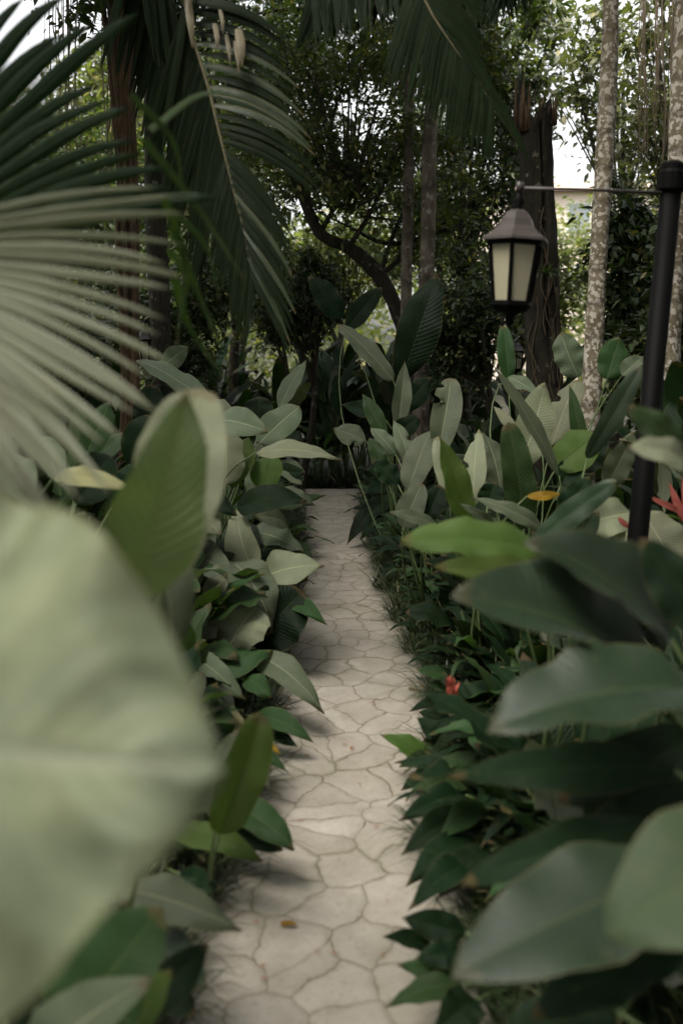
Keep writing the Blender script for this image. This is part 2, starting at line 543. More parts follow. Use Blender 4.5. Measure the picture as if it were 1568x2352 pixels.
def hero_leaf(P, b, t, wpx, mat='mid', roll=0, shape='oval', stem=True, name='leaf', label=None, hint=None, **kw):
    """A leaf of plant P (dict root, stems): base and tip given as photo pixel + depth."""
    p0, p1 = at(*b), at(*t)
    if 'nu' not in kw:                        # every ordinary blade its own folds and waves
        kw['wav'] = kw.get('wav', .05) * random.uniform(.8, 1.7)
        kw['fold'] = kw.get('fold', .12) + random.uniform(0, .28)
        kw['curl'] = random.uniform(0, .22)
        kw['twist'] = random.uniform(-.5, .5)
        kw['droop'] = kw.get('droop', .08) + random.uniform(-.02, .06)
        kw['nu'], kw['nv'] = 20, 8
        p0, p1 = p0 - (p1 - p0) * .07, p1 + (p1 - p0) * .07
        wpx *= 1.1
    mid = (p0 + p1) / 2
    T = (p1 - p0).normalized()
    tc = (CAMP - mid).normalized()
    N = tc - T * tc.dot(T)
    N.normalize()
    if abs(T.z) < 0.8:                        # leaning blades turn their upper face to the sky
        cand = [Matrix.Rotation(R(a), 3, T) @ N for a in (abs(roll), -abs(roll))]
        N = max(cand, key=lambda q: q.z)
    else:
        N = Matrix.Rotation(R(roll), 3, T) @ N
    W = wpx * (b[2] + t[2]) / 2 / FPX / max(math.cos(R(roll)), 0.35)
    v, f, uv = leaf_geo(p0, p1, W, N, shape=shape, seed=nseed(), **kw)
    o = mk(name, v, f, M[mat], P['o'], P['root'], uv=uv)
    if label: o['label'] = label
    if stem:
        r = P['root'] + V3((random.uniform(-.04, .04), random.uniform(-.04, .04), -0.02))
        L = (p0 - r).length
        c = p0 - T * L * 0.35
        c.z = max(c.z, 0.05) if c.z < p0.z + .3 else p0.z + .1
        c = c * 0.6 + (r + p0) / 2 * 0.4
        pts = [r * (1 - s) ** 2 + c * (2 * s * (1 - s)) + p0 * s * s for s in [k / 7 for k in range(8)]]
        P['stems'].tube(pts, [0.008 - 0.004 * k / 7 for k in range(8)], n=6)
    return o


def plant(name, root, label, cat='plant', group=None):
    root = V3(root)
    return dict(o=thing(name, root, label, cat, group), root=root, stems=MB())


def done(P, mat='stem'):
    if P['stems'].v:
        P['stems'].build('stem', M[mat], P['o'], P['root'])


def gr(px, d, z=0.0):
    """Ground point under photo column px at depth about d."""
    return V3(((px - CX) / FPX * d, d, z))


random.seed(5)
# ---------------- left bed, from near to far
P = plant('elephant_ear', (-0.75, 0.55, 0), 'huge pale milky green leaf very close to the camera, lower left corner', 'plant')
hero_leaf(P, (-560, 1700, .86), (512, 1772, .76), 1430, 'milky', roll=-10, shape='taro', droop=.06, fold=.06, wav=.05, curl=.08, nu=44, nv=22)
done(P)

P = plant('banana_plant', (-0.62, 2.0, 0), 'blurred upright green leaf with a pale leaf behind it, between fan palm and path', 'plant')
hero_leaf(P, (300, 1370, 1.7), (432, 895, 1.65), 215, 'fresh', roll=14, shape='drop', droop=.09, fold=.2, wav=.05, twist=.4, nu=18, nv=8)
hero_leaf(P, (375, 1330, 1.85), (462, 890, 1.9), 205, 'pale', roll=-15, shape='banana', droop=.1, fold=.2, wav=.04, nu=18, nv=8)
hero_leaf(P, (395, 1470, 2.0), (330, 1180, 2.1), 120, 'silver', roll=20, shape='oval', droop=.08)
done(P)

P = plant('broadleaf_plant', (-0.62, 1.75, 0), 'dark broad-leaved plant at the bottom left under the huge milky leaf', 'plant')
hero_leaf(P, (120, 2420, 1.75), (375, 2085, 1.7), 250, 'mid', roll=-20, shape='oval', droop=.05, nu=18, nv=8)
hero_leaf(P, (60, 2480, 1.7), (330, 2260, 1.6), 150, 'silver', roll=20, shape='oval')
hero_leaf(P, (240, 2420, 1.8), (385, 2235, 1.85), 90, 'bright', roll=10, shape='oval')
hero_leaf(P, (30, 2330, 1.9), (190, 2110, 1.9), 200, 'dark', roll=-25, shape='oval')
hero_leaf(P, (280, 2360, 1.95), (470, 2180, 2.05), 95, 'dark', roll=0, shape='oval')
hero_leaf(P, (140, 2280, 2.2), (290, 2080, 2.2), 140, 'dark', roll=0, shape='oval')
done(P)

P = plant('lance_leaf_plant', (-0.72, 2.35, 0), 'low plant with a grey green leaf reaching over the grass at lower left path edge', 'plant')
hero_leaf(P, (285, 2045, 2.3), (538, 2130, 2.25), 95, 'silver', roll=25, shape='lance', droop=.08)
hero_leaf(P, (360, 2170, 2.3), (465, 2260, 2.2), 90, 'blue', roll=10, shape='oval')
hero_leaf(P, (330, 2230, 2.3), (440, 2330, 2.2), 90, 'dark', roll=0, shape='oval')
done(P)

P = plant('lance_leaf_plant', (-0.58, 3.0, 0), 'low plant with split green leaves drooping onto the path beside the milky leaf', 'plant')
hero_leaf(P, (530, 1850, 3.05), (668, 1945, 2.95), 70, 'mid', roll=25, shape='oval', droop=.12)
hero_leaf(P, (520, 1890, 3.05), (640, 1950, 2.95), 55, 'dark', roll=0, shape='oval', droop=.08)
hero_leaf(P, (395, 1915, 2.9), (590, 1972, 2.85), 60, 'bright', roll=30, shape='oval', droop=.1)
hero_leaf(P, (420, 2010, 2.8), (500, 2040, 2.75), 50, 'dark', roll=0, shape='oval', droop=.1)
done(P)

P = plant('canna_plant', (-0.4, 2.75, 0), 'blurred bright green upright leaf standing at the left path edge', 'plant')
hero_leaf(P, (510, 1900, 2.6), (592, 1655, 2.6), 95, 'bright', roll=25, shape='banana', droop=.04)
hero_leaf(P, (500, 1880, 2.7), (545, 1690, 2.75), 80, 'silver', roll=-25, shape='oval')
done(P)

P = plant('lance_leaf_plant', (-0.55, 4.2, 0), 'low drooping lance-leaved plant overhanging the left path edge among pale grass', 'plant')
hero_leaf(P, (580, 1510, 4.3), (735, 1630, 4.1), 62, 'silver', roll=30, shape='lance', droop=.12)
hero_leaf(P, (590, 1650, 4.0), (712, 1702, 3.9), 46, 'mid', roll=25, shape='lance', droop=.14)
hero_leaf(P, (600, 1670, 4.0), (678, 1712, 3.9), 38, 'dark', roll=10, shape='lance', droop=.12)
hero_leaf(P, (433, 1505, 4.1), (552, 1600, 4.0), 48, 'silver', roll=20, shape='oval', droop=.12)
hero_leaf(P, (565, 1560, 4.1), (620, 1600, 4.05), 44, 'mid', roll=20, shape='oval', droop=.12)
hero_leaf(P, (470, 1580, 4.0), (535, 1640, 3.9), 50, 'silver', roll=20, shape='oval', droop=.12)
hero_leaf(P, (490, 1620, 3.9), (570, 1700, 3.8), 40, 'tan', roll=20, shape='oval', droop=.12)
done(P)

P = plant('calathea', (-0.72, 5.0, 0), 'bushy clump of big dull oval leaves bulging over the left path edge', 'plant')
LL = [((590, 1320, 5.1), (548, 1175, 5.2), 50, 'pale', -25, 'oval'), ((535, 1298, 5.0), (620, 1432, 4.8), 70, 'silver', 25, 'oval'),
      ((585, 1478, 4.9), (690, 1365, 4.9), 105, 'dark', 10, 'round'), ((585, 1400, 4.7), (520, 1500, 4.6), 92, 'pale', 20, 'oval'),
      ((492, 1450, 4.8), (540, 1320, 4.9), 76, 'pale', -20, 'oval'), ((605, 1330, 5.1), (735, 1300, 5.0), 64, 'pale', 25, 'lance'),
      ((580, 1225, 5.4), (690, 1266, 5.3), 44, 'silver', 35, 'lance'), ((433, 1270, 5.1), (528, 1335, 4.9), 56, 'silver', 20, 'oval'),
      ((475, 1220, 5.2), (420, 1330, 5.1), 60, 'silver', 20, 'oval'), ((460, 1330, 4.9), (400, 1440, 4.8), 80, 'dark', 15, 'oval'),
      ((420, 1390, 4.7), (470, 1510, 4.5), 60, 'pale', 30, 'oval'), ((650, 1370, 5.0), (744, 1430, 4.8), 32, 'mid', 20, 'lance'),
      ((470, 1330, 5.0), (500, 1240, 5.2), 70, 'dark', 0, 'oval'), ((600, 1290, 5.2), (700, 1330, 5.1), 60, 'dark', 15, 'oval'),
      ((370, 1430, 4.4), (420, 1530, 4.3), 70, 'mid', 15, 'oval'), ((560, 1330, 5.2), (575, 1210, 5.4), 60, 'dark', 20, 'oval'),
      ((400, 1500, 4.4), (380, 1600, 4.3), 60, 'dark', 15, 'oval'), ((530, 1400, 4.9), (620, 1450, 4.8), 60, 'dark', 0, 'oval')]
for b, t, wv, m_, ro, sh in LL:
    hero_leaf(P, b, t, wv * 1.25, m_, ro, sh, droop=.12, wav=.065, fold=.18)
done(P)

P = plant('heliconia', (-0.85, 6.0, 0), 'tall plant left of the path with one flat pale leaf pointing over it', 'plant')
LL = [((599, 1041, 5.0), (773, 1054, 4.9), 38, 'pale', 40, 'lance'), ((602, 1012, 6.3), (683, 938, 6.4), 66, 'silver', -15, 'round'),
      ((498, 968, 5.2), (607, 990, 5.0), 62, 'silver', 25, 'oval'), ((518, 1105, 5.4), (513, 982, 5.5), 78, 'pale', 15, 'round'),
      ((605, 1120, 5.6), (622, 1042, 5.7), 66, 'bright', 10, 'oval'), ((593, 975, 6.6), (593, 915, 6.6), 70, 'dark', 0, 'round'),
      ((645, 932, 7.6), (700, 832, 7.8), 36, 'silver', -25, 'lance'), ((535, 1110, 5.5), (570, 1010, 5.7), 60, 'bright', -20, 'oval'),
      ((470, 1110, 5.4), (505, 1070, 5.4), 50, 'silver', -20, 'oval'), ((575, 1085, 6.0), (620, 1160, 6.0), 40, 'silver', 20, 'oval'),
      ((650, 1060, 6.4), (690, 1110, 6.3), 46, 'silver', -20, 'oval'), ((620, 1090, 6.4), (695, 1085, 6.3), 40, 'dark', -20, 'oval'),
      ((640, 1000, 6.6), (690, 1010, 6.6), 50, 'dark', -20, 'oval'), ((520, 990, 6.2), (470, 920, 6.4), 70, 'pale', 20, 'banana')]
for b, t, wv, m_, ro, sh in LL:
    hero_leaf(P, b, t, wv, m_, ro, sh, droop=.06, wav=.04)
done(P)

P = plant('heliconia', (-0.62, 5.6, 0), 'plant with a large very dark drooping leaf at the left path edge', 'plant')
LL = [((554, 1168, 5.1), (695, 1150, 5.0), 60, 'dark', 30, 'oval'), ((655, 1205, 5.3), (590, 1188, 5.2), 36, 'silver', 30, 'oval'),
      ((650, 1170, 6.2), (742, 1139, 6.2), 24, 'mid', 25, 'lance'), ((455, 1190, 5.0), (505, 1225, 4.9), 48, 'pale', 20, 'oval'),
      ((455, 1140, 5.0), (540, 1180, 4.9), 46, 'dark', 15, 'oval'), ((620, 1190, 5.4), (700, 1200, 5.4), 36, 'dark', 15, 'lance'),
      ((640, 1130, 6.0), (720, 1160, 6.0), 36, 'silver', 15, 'lance'), ((455, 1130, 5.2), (430, 1230, 5.1), 60, 'mid', 15, 'oval')]
for b, t, wv, m_, ro, sh in LL:
    hero_leaf(P, b, t, wv, m_, ro, sh, droop=.14, wav=.04)
done(P)

P = plant('broadleaf_plant', (-1.25, 4.0, 0), 'yellowing ragged leaf and dull leaves below the pale fan palm blades', 'plant')
LL = [((135, 1100, 3.2), (305, 1128, 3.0), 42, 'tan', 25, 'lance'), ((90, 1010, 3.6), (140, 1110, 3.5), 60, 'silver', 15, 'oval'),
      ((0, 1060, 3.2), (70, 1150, 3.1), 90, 'silver', 15, 'oval'), ((260, 1160, 3.4), (330, 1080, 3.5), 80, 'dark', 0, 'oval'),
      ((180, 1150, 3.4), (250, 1050, 3.5), 90, 'dark', 0, 'oval'), ((300, 1060, 4.5), (340, 960, 4.6), 70, 'dark', 0, 'oval'),
      ((200, 1040, 4.5), (250, 930, 4.6), 60, 'mid', 0, 'oval')]
for b, t, wv, m_, ro, sh in LL:
    hero_leaf(P, b, t, wv, m_, ro, sh, droop=.1, wav=.04)
done(P)

P = plant('banana_plant', (-1.75, 7.6, 0), 'plant with a long grey green leaf sloping down from the far lantern on the left', 'plant')
hero_leaf(P, (470, 920, 7.0), (325, 832, 7.3), 44, 'silver', 30, 'banana', droop=.08)
hero_leaf(P, (375, 840, 7.6), (430, 800, 7.6), 44, 'silver', -10, 'oval')
hero_leaf(P, (400, 930, 7.4), (340, 900, 7.4), 60, 'dark', 0, 'oval')
hero_leaf(P, (330, 1000, 7.0), (350, 890, 7.0), 60, 'dark', 0, 'banana')
done(P)

# ---------------- right bed, from near to far
P = plant('broadleaf_plant', (0.85, 1.15, 0), 'dark plant at the lower right corner with two big blurred oval leaves', 'plant')
hero_leaf(P, (1600, 2000, 1.55), (1036, 2245, 1.4), 255, 'blue', roll=-32, shape='oval', droop=.06, fold=.15, wav=.03, nu=22, nv=10)
hero_leaf(P, (1830, 1905, 1.25), (1385, 2150, 1.2), 300, 'deep', roll=-20, shape='oval', droop=.06, fold=.15, wav=.02, nu=22, nv=10)
hero_leaf(P, (1480, 1905, 1.75), (1085, 2025, 1.7), 95, 'dark', roll=-20, shape='oval', droop=.06)
hero_leaf(P, (1560, 2180, 1.5), (1240, 2330, 1.5), 130, 'dark', roll=-30, shape='oval', droop=.06)
hero_leaf(P, (1400, 2330, 1.7), (1150, 2400, 1.65), 120, 'dark', roll=-30, shape='oval', droop=.06)
done(P)

P = plant('broadleaf_plant', (1.0, 1.8, 0), 'large dark plant on the right with long blurred leaves pointing left', 'plant')
hero_leaf(P, (1490, 1560, 1.95), (1035, 1368, 1.8), 175, 'blue', roll=-52, shape='oval', droop=.1, fold=.5, wav=.05, nu=20, nv=8)
hero_leaf(P, (1540, 1470, 1.95), (1205, 1243, 1.85), 130, 'blue', roll=-50, shape='oval', droop=.1, fold=.5, wav=.04, nu=20, nv=8)
hero_leaf(P, (1620, 1590, 1.75), (1115, 1680, 1.65), 185, 'blue', roll=-45, shape='oval', droop=.1, fold=.35, wav=.05, nu=20, nv=8)
hero_leaf(P, (1550, 1770, 1.9), (1020, 1785, 1.85), 115, 'dark', roll=-20, shape='lance', droop=.07, fold=.1, wav=.04, nu=20, nv=8)
hero_leaf(P, (1640, 1460, 1.8), (1480, 1250, 1.8), 120, 'dark', roll=-10, shape='oval', droop=.05)
hero_leaf(P, (1600, 1700, 2.0), (1300, 1830, 1.95), 140, 'dark', roll=-10, shape='oval', droop=.05)
hero_leaf(P, (1620, 1840, 1.9), (1330, 1950, 1.8), 140, 'dark', roll=-10, shape='oval', droop=.05)
done(P)

P = plant('bright_leaf_plant', (0.55, 2.85, 0), 'plant with two blurred yellow green leaves held flat over the right bed', 'plant')
hero_leaf(P, (1225, 1262, 2.6), (940, 1240, 2.5), 84, 'bright', roll=-30, shape='round', droop=.06, fold=.05, wav=.05)
hero_leaf(P, (1285, 1352, 2.5), (1015, 1305, 2.4), 62, 'bright', roll=-35, shape='oval', droop=.08, fold=.1, wav=.06)
hero_leaf(P, (1150, 1232, 2.7), (1000, 1218, 2.7), 26, 'pale', roll=0, shape='lance', droop=.04)
done(P)

P = plant('heliconia', (1.25, 4.1, 0), 'pale leaved plant with thin red bracts behind the black lamp post', 'plant')
hero_leaf(P, (1438, 1180, 4.1), (1306, 1215, 4.0), 85, 'pale', roll=-15, shape='round', droop=.06)
hero_leaf(P, (1435, 1190, 4.1), (1395, 1278, 4.0), 50, 'pale', roll=10, shape='oval', droop=.06)
hero_leaf(P, (1478, 1180, 4.2), (1560, 1320, 4.1), 100, 'pale', roll=10, shape='oval', droop=.06)
hero_leaf(P, (1570, 1060, 2.1), (1450, 1028, 2.05), 62, 'pale', roll=-25, shape='oval', droop=.1)
hero_leaf(P, (1575, 1045, 2.1), (1447, 940, 2.05), 66, 'mid', roll=-20, shape='oval', droop=.1)
hero_leaf(P, (1330, 1330, 3.2), (1420, 1300, 3.1), 60, 'dark', roll=0, shape='oval')
for b, t, wv in (((1572, 1200, 3.9), (1536, 1112, 3.9), 17), ((1560, 1175, 3.9), (1484, 1138, 3.9), 13), ((1580, 1200, 3.9), (1566, 1100, 3.9), 14), ((1420, 1190, 3.95), (1445, 1215, 3.95), 12)):
    hero_leaf(P, b, t, wv, 'red', 0, 'lance', stem=False, name='bract', droop=.05)
done(P)

P = plant('canna_plant', (0.95, 3.7, 0), 'plant with one long blue green blade leaning left of the lamp post', 'plant')
hero_leaf(P, (1237, 1240, 3.5), (1405, 1112, 3.4), 52, 'blue', roll=10, shape='banana', droop=.04)
hero_leaf(P, (1355, 1040, 4.2), (1465, 850, 4.1), 44, 'blue', roll=10, shape='banana', droop=.03)
hero_leaf(P, (1394, 1115, 4.5), (1450, 1000, 4.4), 56, 'silver', roll=10, shape='oval', droop=.04)
hero_leaf(P, (1290, 1190, 4.0), (1350, 1100, 4.0), 60, 'dark', roll=0, shape='oval')
hero_leaf(P, (1300, 1260, 3.7), (1370, 1180, 3.7), 56, 'dark', roll=0, shape='oval')
done(P)

P = plant('calathea', (0.62, 4.4, 0), 'plant with a bright backlit leaf among torn pale leaves on the right', 'plant')
LL = [((1070, 1190, 4.4), (1012, 1012, 4.3), 60, 'bright', 15, 'lance', 0), ((1242, 1215, 4.2), (1090, 1145, 4.1), 36, 'silver', -30, 'lance', 0),
      ((1130, 1205, 4.2), (1058, 1158, 4.1), 24, 'silver', -20, 'lance', 0), ((1000, 1208, 4.4), (898, 1178, 4.3), 28, 'silver', -30, 'lance', 0),
      ((1120, 1160, 4.6), (1135, 1110, 4.6), 56, 'dark', 0, 'oval', 0), ((1150, 1230, 4.4), (1090, 1200, 4.3), 46, 'silver', -25, 'oval', 2),
      ((1200, 1200, 4.5), (1168, 985, 4.4), 66, 'mid', 15, 'banana', 0)]
for b, t, wv, m_, ro, sh, tn in LL:
    hero_leaf(P, b, t, wv, m_, ro, sh, droop=.05, torn=tn)
hero_leaf(P, (1214, 1140, 4.15), (1286, 1136, 4.15), 20, 'yellow', 0, 'lance', label='dry yellow leaf')
done(P)

P = plant('calathea', (0.52, 5.6, 0), 'plant with a tall torn grey leaf, right of the path end', 'plant')
LL = [((1008, 1025, 5.6), (1034, 878, 5.7), 62, 'silver', 10, 'banana', 3), ((940, 1120, 5.5), (988, 994, 5.6), 62, 'silver', -15, 'oval', 0),
      ((942, 1065, 5.9), (904, 968, 6.0), 36, 'silver', 15, 'lance', 1), ((1032, 1135, 5.3), (1006, 1010, 5.4), 44, 'pale', 15, 'banana', 0),
      ((1086, 1155, 5.3), (1098, 996, 5.4), 48, 'pale', -10, 'oval', 2), ((1147, 1120, 5.6), (1112, 1000, 5.7), 60, 'silver', 30, 'oval', 2),
      ((928, 1206, 5.2), (966, 1116, 5.2), 58, 'silver', -10, 'round', 0), ((980, 1190, 5.2), (1010, 1120, 5.2), 46, 'dark', 0, 'banana', 0),
      ((1010, 1110, 5.8), (1070, 1050, 5.8), 60, 'silver', 20, 'oval', 0), ((880, 1080, 5.8), (850, 1010, 5.8), 36, 'mid', 20, 'oval', 0),
      ((905, 1040, 6.2), (855, 985, 6.2), 36, 'silver', 20, 'oval', 0), ((910, 1110, 5.6), (860, 1060, 5.6), 44, 'dark', 20, 'oval', 0)]
for b, t, wv, m_, ro, sh, tn in LL:
    hero_leaf(P, b, t, wv, m_, ro, sh, droop=.05, torn=tn)
done(P)

P = plant('calathea', (1.0, 5.4, 0), 'plant with two large ribbed silvery leaves left of the pale trunk', 'plant')
LL = [((1198, 1062, 5.0), (1248, 890, 5.0), 84, 'pale', 10, 'oval', 0), ((1270, 1012, 5.6), (1322, 880, 5.7), 62, 'pale', -10, 'banana', 1),
      ((1274, 1078, 4.6), (1138, 848, 4.5), 30, 'silver', 40, 'lance', 0), ((1334, 1040, 5.2), (1308, 892, 5.2), 32, 'mid', 10, 'lance', 0),
      ((1282, 1070, 5.0), (1368, 1000, 5.0), 84, 'bright', 15, 'round', 0), ((1172, 868, 6.4), (1230, 903, 6.3), 30, 'silver', -20, 'oval', 0),
      ((1185, 994, 5.4), (1135, 935, 5.5), 22, 'pale', 10, 'lance', 0), ((1165, 866, 7.0), (1155, 755, 7.0), 36, 'mid', 10, 'banana', 0),
      ((1290, 1110, 5.0), (1325, 1060, 5.0), 60, 'dark', 0, 'oval', 0), ((1340, 1080, 5.4), (1380, 990, 5.4), 60, 'dark', 0, 'oval', 0),
      ((1394, 865, 7.0), (1420, 780, 7.0), 62, 'mid', 0, 'round', 0), ((1430, 860, 6.8), (1475, 820, 6.8), 40, 'silver', -20, 'lance', 0),
      ((1325, 860, 7.4), (1290, 770, 7.4), 60, 'silver', -20, 'round', 0), ((1240, 1010, 5.8), (1200, 900, 5.9), 60, 'dark', 0, 'oval', 0)]
for b, t, wv, m_, ro, sh, tn in LL:
    hero_leaf(P, b, t, wv, m_, ro, sh, droop=.05, torn=tn)
done(P)

P = plant('heliconia', (0.42, 7.4, 0), 'tall plant at the path end with one dark upright paddle leaf against the trees', 'plant')
LL = [((924, 860, 7.4), (998, 640, 7.4), 88, 'dark', 5, 'oval', 0), ((915, 975, 7.0), (928, 838, 7.0), 40, 'silver', 10, 'lance', 0),
      ((799, 752, 8.4), (872, 665, 8.4), 44, 'dark', 10, 'oval', 0), ((895, 866, 7.8), (785, 752, 7.9), 40, 'silver', -25, 'banana', 0),
      ((925, 940, 7.2), (985, 870, 7.2), 50, 'dark', 0, 'oval', 0), ((880, 1000, 7.0), (835, 910, 7.1), 36, 'mid', 10, 'lance', 0),
      ((870, 950, 7.4), (790, 930, 7.4), 36, 'dark', -20, 'lance', 0), ((905, 1000, 7.0), (960, 960, 7.0), 44, 'dark', 0, 'oval', 0),
      ((780, 725, 9.0), (715, 640, 9.0), 52, 'dark', 10, 'oval', 0), ((835, 1010, 7.4), (770, 985, 7.4), 46, 'silver', -20, 'oval', 2)]
for b, t, wv, m_, ro, sh, tn in LL:
    hero_leaf(P, b, t, wv, m_, ro, sh, droop=.05, torn=tn)
done(P)

P = plant('lance_leaf_plant', (0.5, 2.3, 0), 'small dark lance-leaved plant poking onto the path at the bottom right', 'plant')
LL = [((985, 2175, 2.5), (885, 2153, 2.45), 42, 'dark', -25), ((1050, 2250, 2.4), (922, 2218, 2.35), 56, 'mid', -25), ((1050, 2265, 2.35), (895, 2308, 2.3), 56, 'mid', -25),
      ((1060, 2190, 2.4), (960, 2200, 2.35), 60, 'dark', -10), ((1090, 2300, 2.3), (1000, 2370, 2.2), 90, 'dark', -10), ((1060, 2140, 2.5), (930, 2110, 2.5), 70, 'dark', 0)]
for b, t, wv, m_, ro in LL:
    hero_leaf(P, b, t, wv, m_, ro, 'lance', droop=.1)
done(P)

P = plant('lance_leaf_plant', (0.5, 3.7, 0), 'small plant with a pale-ribbed bright leaf reaching onto the right side of the path', 'plant')
LL = [((985, 1748, 3.75), (880, 1690, 3.7), 44, 'bright', -30), ((990, 1745, 3.75), (920, 1760, 3.65), 40, 'mid', -20), ((1000, 1770, 3.7), (925, 1812, 3.6), 36, 'dark', -20),
      ((1010, 1700, 3.8), (960, 1650, 3.8), 40, 'dark', -20), ((1020, 1720, 3.8), (975, 1700, 3.8), 40, 'mid', -20), ((1060, 1740, 3.7), (990, 1800, 3.6), 46, 'dark', -20),
      ((1030, 1660, 3.9), (965, 1635, 3.9), 40, 'dark', -20)]
for b, t, wv, m_, ro in LL:
    hero_leaf(P, b, t, wv, m_, ro, 'lance', droop=.1)
done(P)

P = plant('lance_leaf_plant', (0.62, 3.0, 0), 'dark bushy plant bulging over the right path edge below the pale-ribbed leaf', 'plant')
LL = [((1060, 1830, 3.1), (925, 1880, 2.95), 60, 'dark'), ((1070, 1880, 3.0), (930, 1960, 2.85), 66, 'dark'), ((1080, 1930, 2.9), (940, 2030, 2.75), 66, 'dark'),
      ((1090, 1990, 2.8), (945, 2085, 2.65), 66, 'dark'), ((1060, 1800, 3.2), (960, 1815, 3.1), 50, 'mid'), ((1110, 1860, 3.0), (1010, 1930, 2.85), 60, 'mid'),
      ((1120, 1960, 2.8), (1010, 2060, 2.7), 70, 'dark'), ((1100, 1780, 3.2), (1020, 1740, 3.2), 56, 'mid'), ((1100, 1900, 3.0), (990, 1850, 3.0), 60, 'dark')]
for b, t, wv, m_ in LL:
    hero_leaf(P, b, t, wv, m_, -22, 'lance', droop=.16)
done(P)

P = plant('flowering_ginger', (0.5, 4.35, 0), 'low leafy plant carrying the single coral red flower beside the path', 'plant')
LL = [((1035, 1600, 4.35), (945, 1632, 4.2), 30, 'dark', -20), ((1040, 1560, 4.4), (960, 1540, 4.4), 30, 'mid', -25), ((1030, 1610, 4.3), (1000, 1660, 4.2), 30, 'mid', -10),
      ((1050, 1590, 4.3), (1130, 1570, 4.3), 40, 'silver', -10), ((1070, 1560, 4.4), (1180, 1545, 4.4), 40, 'silver', -10), ((1060, 1620, 4.3), (1110, 1680, 4.2), 40, 'dark', -10),
      ((1030, 1580, 4.4), (985, 1570, 4.4), 26, 'mid', -10)]
for b, t, wv, m_, ro in LL:
    hero_leaf(P, b, t, wv, m_, ro, 'lance', droop=.1)
fl = MB()
c0 = at(1034, 1592, 3.75)
for k in range(16):
    a, e = random.uniform(0, 6.28), random.uniform(-.3, 1.2)
    d = V3((math.cos(a) * math.cos(e), math.sin(a) * math.cos(e), math.sin(e)))
    b0 = c0 + V3((0.004 * math.sin(k), 0, 0.004 * k - 0.03))
    v, f, uv = leaf_geo(b0, b0 + (d * 0.6 + V3((.15, 0, .9))).normalized() * random.uniform(.03, .055), .022, V3((math.cos(a), math.sin(a), .3)), 'oval', .1, .2, .1, nu=5, nv=2, seed=k)
    fl.add(v, f, uv)
fl.build('flower', M['coral'], P['o'], P['root'])
P['stems'].tube([P['root'], P['root'] * .5 + c0 * .5 + V3((0, 0, .02)), c0], [.006, .005, .004], 6)
done(P)

P = plant('lance_leaf_plant', (0.42, 8.4, 0), 'dark drooping plant hanging over the far right edge of the path', 'plant')
LL = [((890, 1150, 8.3), (802, 1245, 8.0), 40), ((885, 1120, 8.4), (838, 1135, 8.2), 34), ((895, 1160, 8.3), (815, 1190, 8.1), 36), ((890, 1090, 8.4), (842, 1080, 8.3), 36),
      ((900, 1180, 8.2), (830, 1235, 8.0), 40), ((905, 1130, 8.4), (850, 1165, 8.2), 40), ((900, 1080, 8.4), (865, 1040, 8.4), 40), ((910, 1200, 8.1), (850, 1260, 7.9), 40)]
for b, t, wv in LL:
    hero_leaf(P, b, t, wv, 'dark', -25, 'lance', droop=.16)
done(P)

P = plant('lance_leaf_plant', (-0.5, 3.55, 0), 'low plant with yellowing narrow leaves at the left path edge', 'plant')
LL = [((560, 1720, 3.6), (655, 1770, 3.5), 34, 'mid'), ((550, 1700, 3.6), (610, 1690, 3.6), 36, 'tan'), ((545, 1740, 3.5), (620, 1810, 3.4), 40, 'silver'), ((520, 1720, 3.6), (480, 1800, 3.5), 50, 'silver'),
      ((530, 1680, 3.7), (500, 1620, 3.7), 40, 'mid'), ((560, 1690, 3.65), (640, 1730, 3.6), 24, 'yellow')]
for b, t, wv, m_ in LL:
    hero_leaf(P, b, t, wv, m_, -25, 'lance', droop=.16)
done(P)

# ------------------------------------------------------------------ palms
def strip(pts, nrm, widths, fold, mbuf):
    """Ribbon with a raised middle line along pts."""
    vs, fs, uv = [], [], []
    n = len(pts)
    for i, p in enumerate(pts):
        T = (pts[min(i + 1, n - 1)] - pts[max(i - 1, 0)]).normalized()
        N = nrm[i] if isinstance(nrm, list) else nrm
        N = (N - T * N.dot(T)).normalized()
        Sd = T.cross(N).normalized()
        w = widths[i] / 2
        vs += [p - Sd * w, p + N * (w * fold), p + Sd * w]
        uv += [(i / (n - 1), 0.0), (i / (n - 1), 0.5), (i / (n - 1), 1.0)]
    for i in range(n - 1):
        a = i * 3
        fs += [(a, a + 1, a + 4, a + 3), (a + 1, a + 2, a + 5, a + 4)]
    mbuf.add(vs, fs, uv)


